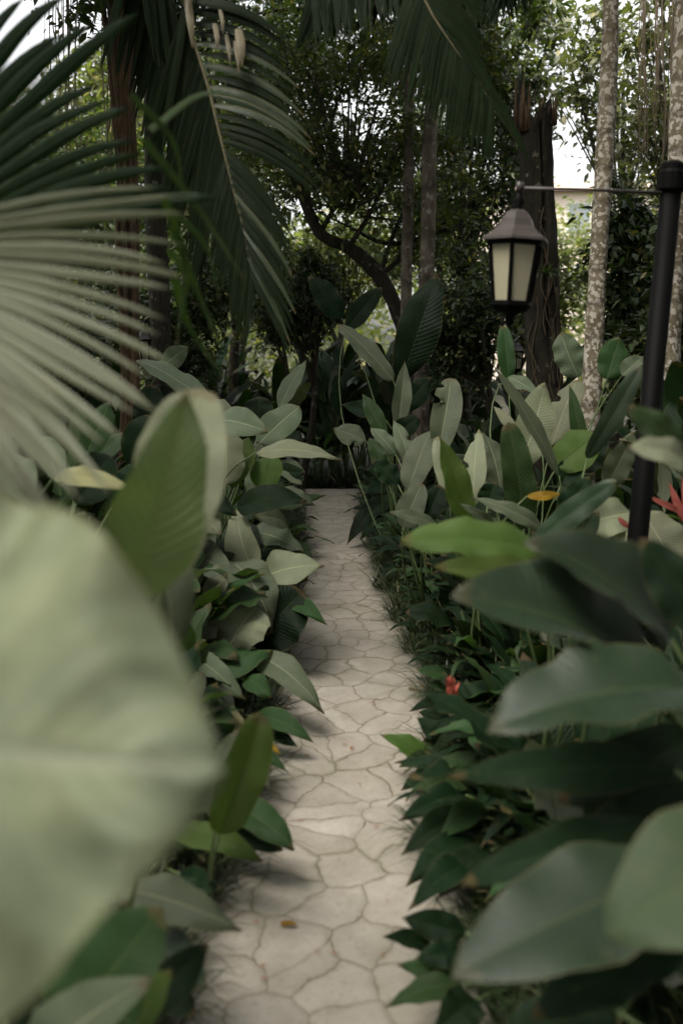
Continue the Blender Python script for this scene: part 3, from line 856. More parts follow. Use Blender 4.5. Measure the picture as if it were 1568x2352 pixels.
def fan(parent, origin, apex, dap, rpx, a0, a1, n, dtip, mat, joined=0.55, drop=0.06, seed=1, rvar=0.05, name='fan_blade', twist=0.35, long=0.0, wk=.98):
    """Fan blade: apex pixel + depth, segments from angle a0 to a1 (degrees, + is downwards in the photo)."""
    rng = random.Random(seed)
    mb = MB()
    A = at(apex[0], apex[1], dap)
    step = (a1 - a0) / n
    for k in range(n):
        a = a0 + (k + 0.5 + rng.uniform(-.16, .16)) * step
        f = k / max(n - 1, 1)
        dt = dtip[0] + (dtip[1] - dtip[0]) * f
        r = rpx * (1 + rng.uniform(-rvar, rvar)) * (1 + (long if rng.random() < .35 else 0))
        tip = at(apex[0] + r * math.cos(R(a)), apex[1] + r * math.sin(R(a)), dt)
        L = (tip - A).length
        D = (tip - A).normalized()
        tc = (CAMP - (A + tip) / 2).normalized()
        N = (tc - D * tc.dot(D)).normalized()
        side = D.cross(N)
        N = (N + side * (twist * rng.uniform(.6, 1.2)) + V3((0, 0, .35))).normalized()
        pts, ws = [], []
        jj = joined + rng.uniform(-.05, .05)
        wj = 2 * L * jj * math.tan(R(abs(step)) / 2) * wk
        dr = drop * rng.uniform(.6, 1.5)
        bend = rng.uniform(-.015, .015)
        m = 18
        for i in range(m + 1):
            t = 0.04 + 0.96 * i / m
            w = wj * t / jj if t < jj else wj * max(0.0, (1 - t) / (1 - jj)) ** 0.5
            q = max(0, t - jj) / (1 - jj)
            pts.append(A + D * (L * t) + V3((0, 0, -1)) * (L * dr * q ** 2.2) + side * (bend * L * q * q))
            ws.append(max(w, 0.0006))
        strip(pts, N, ws, 0.5, mb)
    return mb.build(name, mat, parent, origin)


fp_root = V3((-1.5, 1.3, 0))
fp = thing('fan_palm', fp_root, 'fan palm at the left edge with a pale blurred fan below a dark green fan', 'palm')
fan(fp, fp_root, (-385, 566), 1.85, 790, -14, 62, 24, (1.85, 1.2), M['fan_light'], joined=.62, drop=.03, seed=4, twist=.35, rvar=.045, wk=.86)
fan(fp, fp_root, (-400, 660), 2.3, 840, -62, -13, 14, (2.3, 2.1), M['fan_shaded'], joined=.74, drop=.04, seed=9, long=.12, twist=.3)
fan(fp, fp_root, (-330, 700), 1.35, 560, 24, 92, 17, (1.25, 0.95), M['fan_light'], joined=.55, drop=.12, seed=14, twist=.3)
mb = MB()
for k, (x0, y0, x1, y1, x2, y2) in enumerate([(375, 450, 425, 600, 405, 800), (395, 520, 450, 660, 530, 850), (330, 320, 450, 470, 560, 640),
                                               (400, 640, 440, 760, 545, 905), (385, 570, 430, 640, 410, 730), (300, 215, 400, 330, 420, 480), (345, 300, 470, 215, 610, 245), (380, 470, 470, 560, 505, 690)]):
    d = 2.0 + .05 * k
    p = curve([at(x0, y0, d), at(x1, y1, d + .1), at(x2, y2, d + .15)], 10)
    strip(p, V3((0.2, -1, .3)), [0.016 * (1 - (i / 10) ** 1.5) + .0015 for i in range(11)], .3, mb)
mb.build('hanging_tip', leaf_mat('thread tip', (0.028, 0.048, 0.014), (0.03, 0.05, 0.015), (0.03, 0.05, 0.02), trans=0.25, stripe=0, spots=0), fp, fp_root)
mb = MB()
for ax, ay, d in ((-385, 566, 1.85), (-400, 660, 2.3), (-330, 700, 1.35)):
    a = at(ax, ay, d)
    mb.tube(curve([fp_root + V3((0, 0, 1.15)), (fp_root + V3((0, 0, 1.2))) * .5 + a * .5 + V3((0, 0, .12)), a], 8), .012, 6)
mb.build('petiole', M['stem'], fp, fp_root)
mb = MB()
mb.tube([fp_root + V3((0, 0, h)) for h in (-.05, .2, .5, .9, 1.2)], [.12, .1, .09, .09, .06], 10, noise=.05)
mb.build('trunk', M['bark_brown'], fp, fp_root)


def pinnate(parent, origin, rach, spec, mat, tipmat=None, seed=1, rw=0.011, name='frond'):
    """rach: list of world points. spec(f, side) -> (px dir x, px dir y, length m, gravity) or None."""
    rng = random.Random(seed)
    rp = curve(rach, 60)
    mb, mt = MB(), MB()
    n = len(rp)
    for side in (-1, 1):
        f = 0.0
        while f < 1.0:
            s = spec(f, side, rng)
            if s:
                dx, dy, L, g, wd, toward, dryp = s
                i = min(int(f * (n - 1)), n - 2)
                p0 = rp[i] + (rp[i + 1] - rp[i]) * (f * (n - 1) - i)
                D = (V3((1, 0, 0)) * dx + UPV * (-dy) - FWD * toward).normalized()
                pts = []
                m = 9
                for k in range(m + 1):
                    t = k / m
                    pts.append(p0 + D * (L * t) + V3((0, 0, -1)) * (L * g * t ** 2.2))
                tc = (CAMP - p0).normalized()
                N = (tc + V3((0, 0, .7)) + V3((rng.uniform(-.4, .4), 0, rng.uniform(-.3, .3)))).normalized()
                ws = [wd * (0.35 + 0.65 * min(1, t * 4)) * max(0.03, (1 - t ** 3.0)) for t in [k / m for k in range(m + 1)]]
                strip(pts, N, ws, .35, mt if (tipmat and rng.random() < dryp) else mb)
            f += rng.uniform(.8, 1.2) * (getattr(spec, 'step_r', spec.step) if side > 0 else spec.step)
    o = mb.build(name, mat, parent, origin)
    if mt.v: mt.build('dry_leaflet', tipmat, o, None if False else None) if False else mk('dry_leaflet', mt.v, mt.f, tipmat, o, origin, uv=mt.uv)
    r = MB()
    r.tube(rp, [rw * (1 - .85 * k / (n - 1)) for k in range(n)], 6)
    r.build('midrib', M['rachis'], o, origin)
    return o


# palm whose drooping frond hangs into the view left of centre
cp_root = V3((-2.3, 2.6, 0))
cp = thing('coconut_palm', cp_root, 'palm with a long frond drooping down left of centre, some leaflets dry', 'palm')
crown_pt = V3((-2.2, 2.7, 3.9))
mb = MB()
mb.tube([cp_root + (crown_pt - cp_root) * k / 6 - V3((0, 0, .05 if k == 0 else 0)) for k in range(7)], [.14, .12, .11, .1, .1, .1, .08], 12, noise=.04)
mb.build('trunk', M['bark_grey'], cp, cp_root)
rach = [crown_pt, at(250, -230, 3.5), at(400, -60, 3.8), at(440, 75, 3.9), at(478, 200, 3.9), at(505, 310, 3.9), at(532, 420, 3.9), at(562, 540, 3.9), at(578, 640, 3.9)]


def spec1(f, side, rng):
    if f < .3: return None
    q = (f - .3) / .7
    if side > 0:
        if q < .5:
            return (1, .02 + .3 * q + rng.uniform(-.04, .04), .42 - .03 * q, .42, .046, .15, .22)
        return (1 - 1.0 * (q - .4), .75 + rng.uniform(-.05, .08), .42 - .1 * q, .25, .036, .2, .3)
    if q < .55:
        return (-.22 + rng.uniform(-.12, .08), 1, .55, .1, .045, -.15, 0)
    return (-.45 + .35 * q + rng.uniform(-.06, .06), 1, .42 - .15 * q, .1, .036, .05, 0)


spec1.step = .0155
spec1.step_r = .023
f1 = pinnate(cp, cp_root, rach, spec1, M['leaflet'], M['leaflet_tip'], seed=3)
mb = MB()
for x, y, L, w in ((432, 0, 110, 24), (493, 55, 65, 16), (520, 80, 72, 13), (548, 68, 85, 28), (540, 95, 75, 14), (430, -60, 90, 20), (505, 20, 60, 12)):
    p = curve([at(x, y, 3.85), at(x + 6, y + L * .5, 3.8), at(x + random.uniform(4, 14), y + L, 3.8)], 8)
    strip(p, V3((.2, -1, .2)), [w * .75 * 3.85 / FPX * (math.sin(math.pi * (.3 + .68 * i / 8))) for i in range(9)], .5, mb)
mk('dry_leaflet', mb.v, mb.f, M['dry_leaflet'], f1, cp_root, uv=mb.uv)


def spec1b(f, side, rng):
    if f < .25: return None
    q = (f - .25) / .75
    return (-.1 + side * .22 + rng.uniform(-.1, .1), 1, .62 - .2 * q, .05, .045, -.1 + side * .1, 0)


spec1b.step = .02
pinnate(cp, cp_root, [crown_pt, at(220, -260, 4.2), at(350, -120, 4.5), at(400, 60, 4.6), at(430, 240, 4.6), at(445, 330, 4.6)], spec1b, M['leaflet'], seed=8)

# palm overhead on the right: fronds hanging in from the top
hp_root = V3((3.0, 2.3, 0))
hp_top = V3((2.8, 2.6, 5.0))
hp = thing('coconut_palm', hp_root, 'palm whose dark fronds hang into the picture at the top centre', 'palm')
mb = MB()
mb.tube([hp_root + (hp_top - hp_root) * k / 6 - V3((0, 0, .05 if k == 0 else 0)) for k in range(7)], [.15, .13, .12, .11, .1, .1, .08], 12, noise=.04)
mb.build('trunk', M['bark_grey'], hp, hp_root)


def spec2(f, side, rng):
    if f < .35: return None
    q = (f - .35) / .65
    if side > 0:
        return (1, .55 + .5 * q + rng.uniform(-.05, .05), .36 - .12 * q, .35, .028, .1, 0)
    return (-.35 + .35 * q + rng.uniform(-.06, .06), 1, .47 - .24 * q, .1, .03, -.1, 0)


spec2.step = .0115
pinnate(hp, hp_root, [hp_top, at(1180, -520, 4.2), at(1000, -190, 4.4), at(960, -60, 4.4), at(985, 20, 4.4), at(1040, 105, 4.4), at(1095, 180, 4.4), at(1130, 245, 4.4)], spec2, M['leaflet'], seed=21)


def spec3(f, side, rng):
    if f < .35: return None
    return (side * .2 - .1 + rng.uniform(-.15, .1), 1, .48 - .18 * f, .05, .032, side * .15, 0)


spec3.step = .0125
pinnate(hp, hp_root, [hp_top, at(1300, -500, 4.6), at(1080, -260, 4.8), at(920, -130, 4.9), at(800, -70, 4.9), at(715, -30, 4.9)], spec3, M['leaflet'], seed=25)
pinnate(hp, hp_root, [hp_top, at(1280, -420, 4.2), at(1230, -250, 4.6), at(1185, -140, 4.8), at(1120, -90, 4.9), at(1040, -60, 4.9)], spec3, M['leaflet'], seed=28)


# ------------------------------------------------------------------ lamps
def lantern(parent, origin, c, s=1.0, rz=0.0):
    """Six-sided hanging lantern; c = point at the underside of the arm, s = scale."""
    def P(pr): return [(r * s, h * s) for r, h in pr]
    mb = MB()
    mb.lathe(P([(.008, 0), (.012, -.02), (.02, -.035), (.012, -.05), (.022, -.062)]), c, 10, rot=rz)
    lan = mb.build('lantern', M['iron'], parent, origin)
    mb = MB()
    mb.lathe(P([(.018, -.058), (.036, -.068), (.052, -.09), (.056, -.1), (.062, -.112), (.088, -.135), (.112, -.15), (.114, -.158), (.1, -.158)]), c, 6, rot=rz)
    mb.build('lantern_roof', M['iron_roof'], lan, origin, smooth=False)
    mb = MB()
    top, bot, zt, zb = .088 * s, .062 * s, -.158 * s, -.352 * s
    for k in range(6):
        a = rz + k * math.pi / 3
        p0 = V3(c) + V3((top * math.cos(a), top * math.sin(a), zt)); p1 = V3(c) + V3((bot * math.cos(a), bot * math.sin(a), zb))
        mb.tube([p0, p1], .0075 * s, 6)
    mb.lathe(P([(.094, -.157), (.095, -.172), (.085, -.172)]), c, 6, rot=rz)
    mb.lathe(P([(.06, -.345), (.07, -.347), (.072, -.36), (.058, -.378), (.03, -.385), (.016, -.39), (.014, -.415), (.009, -.422), (.004, -.43)]), c, 6, rot=rz)
    mb.build('lantern_frame', M['iron'], lan, origin, smooth=False)
    for k in range(6):
        a0, a1 = rz + k * math.pi / 3, rz + (k + 1) * math.pi / 3
        q = []
        for r, z in ((top * .965, zt - .006 * s), (bot * .965, zb + .004 * s)):
            for a in (a0, a1): q.append(V3(c) + V3((r * math.cos(a), r * math.sin(a), z)))
        n = (V3((math.cos((a0 + a1) / 2), math.sin((a0 + a1) / 2), 0))) * -.004 * s
        vs = q + [x + n for x in q]
        mk('glass_pane', vs, [(0, 1, 3, 2), (4, 6, 7, 5), (0, 4, 5, 1), (2, 3, 7, 6), (0, 2, 6, 4), (1, 5, 7, 3)], M['glass'], lan, origin, smooth=False)
    return lan


def lamp(root, ztop, arm_to, zarm, label, s=1.0, rp=.042, rz=0.3, group=None, ze=None):
    root = V3(root)
    o = thing('lamp_post', root, label, 'lamp post', group)
    mb = MB()
    mb.lathe([(rp * 1.7, -.03), (rp * 1.7, .1), (rp * 1.45, .14), (rp * 1.45, .62), (rp * 1.6, .66), (rp * 1.3, .7), (rp, .74), (rp * .95, ztop - .1)], root, 16)
    mb.build('post', M['iron'], o, root)
    mb = MB()
    mb.lathe([(rp * 1.0, ztop - .1), (rp * 1.3, ztop - .09), (rp * 1.3, ztop - .03), (rp * 1.1, ztop - .02), (rp * 1.1, ztop), (rp * .6, ztop + .012), (.004, ztop + .015)], root, 16)
    mb.build('post_cap', M['iron'], o, root, smooth=False)
    mb = MB()
    e = V3(arm_to)
    b = root + V3((0, 0, zarm))
    e.z = (ze if ze is not None else zarm) + root.z
    d = (e - b).normalized()
    mb.tube([b, b + (e - b) * .5 + V3((0, 0, .004)), e + d * .012], [.007 * s, .0055 * s, .0065 * s], 8)
    mb.tube([e + V3((0, 0, .02 * s)), e - V3((0, 0, .01 * s))], .012 * s, 8)
    mb.build('arm', M['iron_roof'], o, root)
    lantern(o, root, e - V3((0, 0, .006)), s, rz)
    return o


D1 = 3.7
LEAN = R(2.6)                                # the post has settled a little to the right
pt = at(1546, 378, D1)
root1 = V3((pt.x - math.tan(LEAN) * pt.z, pt.y, 0))
inv = Matrix.Rotation(-LEAN, 3, 'Y')
e1 = root1 + inv @ (at(1192, 433, 3.55) - root1)
b1 = inv @ (at(1500, 441, D1) - root1)
lp = lamp(root1, (inv @ (pt - root1)).z, (e1.x, e1.y, 0), b1.z, 'black lamp post on the right with a frosted lantern hanging from its thin arm', s=1.12, rp=.041, rz=R(14), ze=e1.z)
lp.rotation_euler = (0, LEAN, 0)
e2 = at(334, 738, 9.0)
lamp((e2.x - .75, e2.y + .3, 0), e2.z + .12, (e2.x, e2.y, 0), e2.z, 'small far lantern on the left, half behind the pale fan palm', s=1.0, rz=R(0))
e3 = at(1186, 772, 11)
lamp((e3.x + .5, e3.y + .5, 0), e3.z + .12, (e3.x, e3.y, 0), e3.z, 'tiny far lantern among leaves left of the broken trunk', s=1.0, rz=R(20))


# ------------------------------------------------------------------ trunks
def trunk_obj(parent, root, pts, rad, mat, n=16, noise=.05, seed=1, name='trunk'):
    mb = MB()
    mb.tube(pts, rad, n, noise=noise, seed=seed)
    return mb.build(name, mat, parent, root)


def px_trunk(name, label, cat, pix, d, wpx, mat, n=14, noise=.05, seed=1, ztop=None, group=None, d2=None):
    """Trunk through photo pixels (top first) at depth d, continued to the ground."""
    P = [at(x, y, d) for x, y in pix]
    P.reverse()
    low = P[0]
    g = V3((low.x + (low.x - P[1].x) * .3, low.y + .05, -.05))
    pts = curve([g] + P, 26)
    if ztop:
        e = pts[-1]; dr = (pts[-1] - pts[-5]).normalized()
        pts = pts + [e + dr * (ztop - e.z) * k / 4 for k in range(1, 5)]
    root = V3((g.x, g.y, 0))
    o = thing(name, root, label, cat, group)
    w = wpx * d / FPX / 2
    m = len(pts)
    rad = [w * (1.12 - .22 * k / (m - 1)) * (1.25 if k == 0 else 1) for k in range(m)]
    trunk_obj(o, root, pts, rad, mat, n, noise, seed)
    return o, root, pts


def palm_top(o, root, top, seed, n=9, L=1.9):
    """Fronds above the picture that a tall palm carries."""
    rng = random.Random(seed)
    for k in range(n):
        a = 6.28 * k / n + rng.uniform(-.2, .2)
        d = V3((math.cos(a), math.sin(a), 0))
        rp = curve([top, top + d * L * .4 + V3((0, 0, .5)), top + d * L * .8 + V3((0, 0, .35)), top + d * L * 1.05 + V3((0, 0, -.35))], 20)
        mb = MB()
        for i in range(2, 20):
            t = i / 20
            for sd in (-1, 1):
                s = d.cross(V3((0, 0, 1))) * sd
                ll = .45 * math.sin(math.pi * (.15 + .8 * t))
                p = [rp[i], rp[i] + (s + d * .5) * ll * .5 + V3((0, 0, -.04)), rp[i] + (s + d * .6) * ll + V3((0, 0, -.2))]
                strip(p, V3((0, 0, 1)), [.035, .04, .003], .3, mb)
        mb.tube(rp, [.016 * (1 - .8 * k2 / 20) for k2 in range(21)], 5)
        mb.build('frond', M['leaflet'], o, root)


o, rt, pts = px_trunk('palm_tree', 'slender pale lichen-spotted palm trunk right of the broken trunk', 'palm', [(1404, -60), (1398, 120), (1390, 300), (1378, 520), (1366, 740), (1352, 990)], 7.2, 40, M['bark_pale'], seed=3, ztop=6.2)
palm_top(o, rt, pts[-1], 5)
o, rt, pts = px_trunk('palm_tree', 'lichen-blotched palm trunk at the right edge behind the black lamp post', 'palm', [(1572, -60), (1562, 200), (1553, 450), (1540, 750), (1528, 1000)], 6.6, 44, M['bark_pale'], seed=4, ztop=5.8)
palm_top(o, rt, pts[-1], 6)
o, rt, pts = px_trunk('tree', 'straight dark trunk at the upper left between hanging roots and the drooping frond', 'tree', [(345, -40), (350, 200), (356, 420), (366, 660), (374, 900)], 9.0, 46, M['bark_dark'], seed=6, ztop=6.5)
OL1 = (o, rt, pts)
o, rt, pts = px_trunk('tree', 'slim brown trunk behind the centre, right one of the pair', 'tree', [(992, 200), (986, 330), (984, 500), (976, 700), (970, 800)], 9.7, 34, M['bark_grey'], seed=8, ztop=7.5)
OL2 = (o, rt, pts)
o, rt, pts = px_trunk('tree', 'slim brown trunk behind the centre, left one of the pair', 'tree', [(940, 220), (938, 400), (934, 560), (932, 760)], 9.9, 25, M['bark_grey'], seed=9, ztop=7.5)
OL3 = (o, rt, pts)

# brown root bundle on the left
rt = at(298, 1030, 8.0); rt.z = 0
o = thing('strangler_fig', rt, 'brown bundle of hanging aerial roots left of the dark trunk', 'tree')
mb = MB()
for k in range(17):
    xo = random.uniform(-22, 22)
    x1 = random.uniform(-26, 22)
    pz = [at(265 + xo * 2.2, -60, 8.0 + random.uniform(-.15, .15)), at(280 + xo * 1.2, 240, 8.0), at(292 + x1, 560, 8.0 + random.uniform(-.1, .1)), at(300 + x1 * .7, 850, 8.0), at(300 + x1, 1060, 8.0)]
    pz.append(V3((pz[-1].x, pz[-1].y, -.05)))
    mb.tube(curve(pz, 30), random.uniform(.008, .03), 7, noise=.12, seed=k, nf=2)
mb.build('trunk', M['bark_brown'], o, rt)
OL4 = (o, rt)


# broken mossy trunk
def stump():
    d = 7.8
    P = [at(1226, 230, d), at(1236, 330, d), at(1242, 480, d), at(1248, 640, d), at(1256, 800, d), at(1264, 960, d)]
    P.reverse()
    g = V3((P[0].x + .02, P[0].y, -.05))
    ax = curve([g] + P, 44)
    root = V3((g.x, g.y, 0))
    o = thing('broken_tree', root, 'thick dark broken trunk with a jagged splintered top, right of the lantern', 'tree')
    n = 48
    rng = random.Random(2)
    zt = at(1228, 275, d).z
    topz = []
    for k in range(n):
        a = 2 * math.pi * k / n
        # left shard tall, cleft right of the middle, right shard half height
        x = math.cos(a)
        h = 0.30 * max(0, -x - .35) ** .7 * (1 if rng.random() < .75 else .4) + 0.1 * max(0, x - .2) + rng.uniform(-.05, .1)
        if .05 < x < .3 and math.sin(a) < 0: h -= .4
        topz.append(zt + h)
    vs, fs = [], []
    m = len(ax)
    zb = ax[0].z
    for i in range(m):
        for k in range(n):
            a = 2 * math.pi * k / n
            z = zb + (topz[k] - zb) * i / (m - 1)
            j = min(max((z - zb) / (ax[-1].z - zb), 0), 1) * (m - 1)
            c = ax[min(int(j), m - 1)]
            r = 0.14 * (1.0 - .1 * i / m) * (1.3 if i == 0 else 1)
            r *= 1 + .05 * math.sin(3 * a + i * .3) + .04 * math.sin(7 * a - i * .5) + rng.uniform(-.025, .025)
            if .05 < math.cos(a) < .3 and math.sin(a) < 0 and i > m * .55: r *= .62
            vs.append(V3((c.x + r * math.cos(a), c.y + r * math.sin(a), z)))
    for i in range(m - 1):
        for k in range(n):
            k2 = (k + 1) % n
            fs.append((i * n + k, i * n + k2, (i + 1) * n + k2, (i + 1) * n + k))
    # inside wall, so the splintered rim has depth
    b = len(vs)
    for k in range(n):
        v = vs[(m - 1) * n + k]
        c = ax[-1]
        vs.append(V3((c.x + (v.x - c.x) * .72, c.y + (v.y - c.y) * .72, v.z - .04)))
    for k in range(n):
        v = vs[b + k]
        vs.append(V3((v.x, v.y, zt - .7)))
    for k in range(n):
        k2 = (k + 1) % n
        fs.append(((m - 1) * n + k, (m - 1) * n + k2, b + k2, b + k))
        fs.append((b + k, b + k2, b + n + k2, b + n + k))
    fs.append(tuple(b + n + k for k in range(n)))
    mk('trunk', vs, fs, M['bark_stump'], o, root)
    mb = MB()
    for k in range(11):
        a = rng.uniform(2.2, 4.4)
        p = V3((ax[-1].x + .13 * math.cos(a), ax[-1].y + .13 * math.sin(a), zt - .1))
        mb.tube([p, p + V3((rng.uniform(-.03, .02), 0, rng.uniform(.2, .42)))], [.022, .003], 5, noise=.2, seed=k)
    for k in range(6):
        p = V3((ax[-1].x + rng.uniform(.0, .16), ax[-1].y - rng.uniform(0, .12), zt - .05))
        mb.tube([p, p + V3((rng.uniform(-.02, .03), 0, rng.uniform(.1, .26)))], [.018, .003], 5, noise=.2, seed=k)
    mb.build('splinter', M['bark_brown'], o, root)
    # climbing runners on the bark
    mb = MB()
    for k in range(16):
        a = rng.uniform(3.3, 6.1)
        z0, z1 = rng.uniform(.3, 2.0), 0
        z1 = z0 + rng.uniform(.5, 1.4)
        pp = []
        for q in range(12):
            z = z0 + (z1 - z0) * q / 11
            j = min(max((z - zb) / (ax[-1].z - zb), 0), 1) * (m - 1)
            c = ax[int(j)]
            aa = a + .25 * math.sin(q * .8 + k)
            pp.append(V3((c.x + .14 * math.cos(aa), c.y + .14 * math.sin(aa), z)))
        mb.tube(pp, .006, 5, cap=False)
    mb.build('runner', M['runner'], o, root)
    # epiphyte
    c = at(1252, 635, d - .2)
    e = thing('bromeliad', c, 'small spiky air plant growing on the broken trunk', 'plant')
    mb = MB()
    for k in range(18):
        a = rng.uniform(0, 6.28)
        dr = V3((math.cos(a), -abs(math.sin(a)) * .8 - .1, rng.uniform(.0, .9))).normalized()
        L = rng.uniform(.12, .22)
        v, f, uv = leaf_geo(c, c + dr * L + V3((0, 0, -.05)), .022, V3((0, -.3, 1)), 'lance', .15, .3, .02, nu=7, nv=2, seed=k)
        mb.add(v, f, uv)
    mb.build('leaves', M['mid'], e, c)


stump()


# ------------------------------------------------------------------ tree crowns
def leaves_batch(cent, size, rng, droop=.3, ratio=.42, fold=.25):
    """Many small folded leaves. cent: (n,3) array."""
    n = len(cent)
    L = size * rng.uniform(.6, 1.35, n)
    th = rng.uniform(0, 2 * np.pi, n)
    el = rng.normal(-droop, .5, n)
    d = np.stack([np.cos(th) * np.cos(el), np.sin(th) * np.cos(el), np.sin(el)], 1)
    up = np.tile(np.array([[0, 0, 1.0]]), (n, 1)) + rng.normal(0, .45, (n, 3))
    s = np.cross(d, up)
    s /= np.linalg.norm(s, axis=1, keepdims=True) + 1e-9
    nn = np.cross(s, d)
    W = L * ratio * rng.uniform(.8, 1.2, n) / 2
    base = cent
    tip = cent + d * L[:, None]
    m1 = cent + d * (L * .42)[:, None]
    a = m1 + s * W[:, None] + nn * (W * fold)[:, None]
    b = m1 - s * W[:, None] + nn * (W * fold)[:, None]
    c2 = cent + d * (L * .75)[:, None]
    a2 = c2 + s * (W * .62)[:, None] + nn * (W * fold * .4)[:, None] - np.array([0, 0, 1.]) * (L * .03)[:, None]
    b2 = c2 - s * (W * .62)[:, None] + nn * (W * fold * .4)[:, None] - np.array([0, 0, 1.]) * (L * .03)[:, None]
    tip = tip - np.array([0, 0, 1.]) * (L * .1)[:, None]
    v = np.stack([base, a, a2, tip, b2, b, m1, c2], 1).reshape(-1, 3)
    i = np.arange(n)[:, None] * 8
    tri = np.concatenate([i + np.array([[0, 6, 1]]), i + np.array([[0, 5, 6]]),
                          i + np.array([[1, 6, 7]]), i + np.array([[1, 7, 2]]),
                          i + np.array([[5, 7, 6]]), i + np.array([[5, 4, 7]]),
                          i + np.array([[2, 7, 3]]), i + np.array([[4, 3, 7]])], 0)
    return v, tri


def crown(parent, root, ells, nclump, per, size, mat, seed, base=None, clump_r=.35, twig=True, droop=.3, ratio=.42, name='crown', limb_every=2):
    """Leaf clumps spread through ellipsoids [(centre, radii)], twigs run to every clump from base."""
    rng = np.random.default_rng(seed)
    rr = random.Random(seed)
    vol = np.array([r[0] * r[1] * r[2] for c, r in ells])
    pick = rng.choice(len(ells), nclump, p=vol / vol.sum())
    C = []
    for e in pick:
        c, r = ells[e]
        d = rng.normal(0, 1, 3); d /= np.linalg.norm(d)
        q = rng.uniform(.15, 1) ** .42
        C.append(np.array(c) + d * q * np.array(r))
    C = np.array(C)
    C[:, 2] = np.maximum(C[:, 2], .15)
    pts = []
    mb = MB()
    base = V3(base) if base is not None else None
    for i, c in enumerate(C):
        m = max(4, int(per * rng.uniform(.4, 1.6)))
        # leaves sit along little twigs inside the clump
        k = max(2, m // 9)
        dirs = rng.normal(0, 1, (k, 3)); dirs[:, 2] *= .6
        dirs /= np.linalg.norm(dirs, axis=1, keepdims=True)
        t = rng.uniform(.1, 1, m)
        which = rng.integers(0, k, m)
        p = c + dirs[which] * (t * clump_r * rng.uniform(.6, 1.4))[:, None] + rng.normal(0, size * .35, (m, 3))
        p[:, 2] -= (t ** 2) * clump_r * .25
        pts.append(p)
        if twig and base is not None:
            cc = V3(c)
            b2 = base + (cc - base) * .15
            mid = base * .4 + cc * .6 + V3((0, 0, (cc - base).length * .12))
            if i % limb_every == 0:
                mb.tube(curve([b2, mid + V3((rr.uniform(-.1, .1), rr.uniform(-.1, .1), 0)), cc], 6), [.016, .013, .01, .008, .006, .004, .002], 5, cap=False)
            for q in range(min(2, k)):
                mb.tube([cc, cc + V3(dirs[q]) * clump_r * .8], [.004, .0015], 4, cap=False)
    P = np.concatenate(pts, 0)
    v, f = leaves_batch(P, size, rng, droop, ratio)
    o = mk(name, v, f, mat, parent, root, smooth=False)
    if mb.v: mb.build('limbs', M['twig'], parent, root)
    return o


def ell(px, py, d, wx, hy, dep):
    """Ellipsoid around a photo pixel: half width and half height in photo pixels, half depth in metres."""
    c = at(px, py, d)
    return (tuple(c), (wx * d / FPX, dep, hy * d / FPX))

# ------------------------------------------------------------------ the trees of the background
o, rt, pts = OL1
crown(o, rt, [ell(330, -120, 9, 260, 200, 1.2)], 90, 40, .1, M['crown_dark'], 31, base=pts[-2])
o, rt, pts = OL2
crown(o, rt, [ell(1010, 30, 12, 260, 190, 1.6)], 130, 42, .12, M['crown_mid'], 32, base=pts[-3])
o, rt, pts = OL3
crown(o, rt, [ell(830, -60, 12.5, 300, 230, 1.8)], 130, 42, .12, M['crown_dark'], 33, base=pts[-3])
o, rt = OL4
crown(o, rt, [ell(350, -60, 8.2, 110, 90, .8)], 24, 34, .09, M['crown_dark'], 34, base=at(265, -60, 8.0))

# leaning tree in the centre: dark curving limb, small leaves
rt = at(975, 930, 10.5); rt.z = 0
o = thing('leaning_tree', rt, 'dark small-leaved tree in the centre, its thick limb curving up to the left', 'tree')
pp = curve([rt + V3((0, 0, -.05)), at(955, 850, 10.5), at(915, 720, 10.4), at(870, 635, 10.3), at(805, 572, 10.2), at(735, 535, 10.1), at(690, 440, 10.0), at(640, 345, 10.0), at(565, 290, 10.0), at(520, 180, 10.0)], 50)
mb = MB()
mb.tube(pp, [.1 - .075 * k / 50 for k in range(51)], 12, noise=.08, seed=3)
mb.build('trunk', M['bark_dark'], o, rt)
mb = MB()
for k, q in enumerate([[(800, 570), (860, 470), (920, 330), (1010, 220)], [(735, 535), (790, 420), (760, 300), (800, 160)], [(690, 440), (640, 300), (660, 150), (620, 0)],
                       [(870, 635), (960, 560), (1040, 500), (1120, 470)], [(870, 640), (920, 500), (1000, 400), (1060, 360)], [(640, 345), (560, 330), (500, 250), (470, 120)],
                       [(1050, 520), (900, 560), (800, 520), (700, 470)], [(780, 40), (700, 20), (600, 30), (520, 60)]]):
    mb.tube(curve([at(x, y, 10.2 + .1 * k) for x, y in q], 16), [.032 - .026 * i / 16 for i in range(17)], 7, noise=.08, seed=k)
mb.build('limb', M['bark_dark'], o, rt)
crown(o, rt, [ell(780, 250, 10.4, 240, 190, 1.0), ell(920, 400, 10.4, 200, 150, .9), ell(1000, 560, 10.5, 130, 110, .7), ell(640, 330, 10.3, 160, 160, .8), ell(700, 110, 10.5, 200, 130, .9), ell(760, 460, 10.2, 130, 80, .6)],
      340, 50, .075, M['crown_fine'], 35, base=at(800, 480, 10.2), clump_r=.36, limb_every=7)

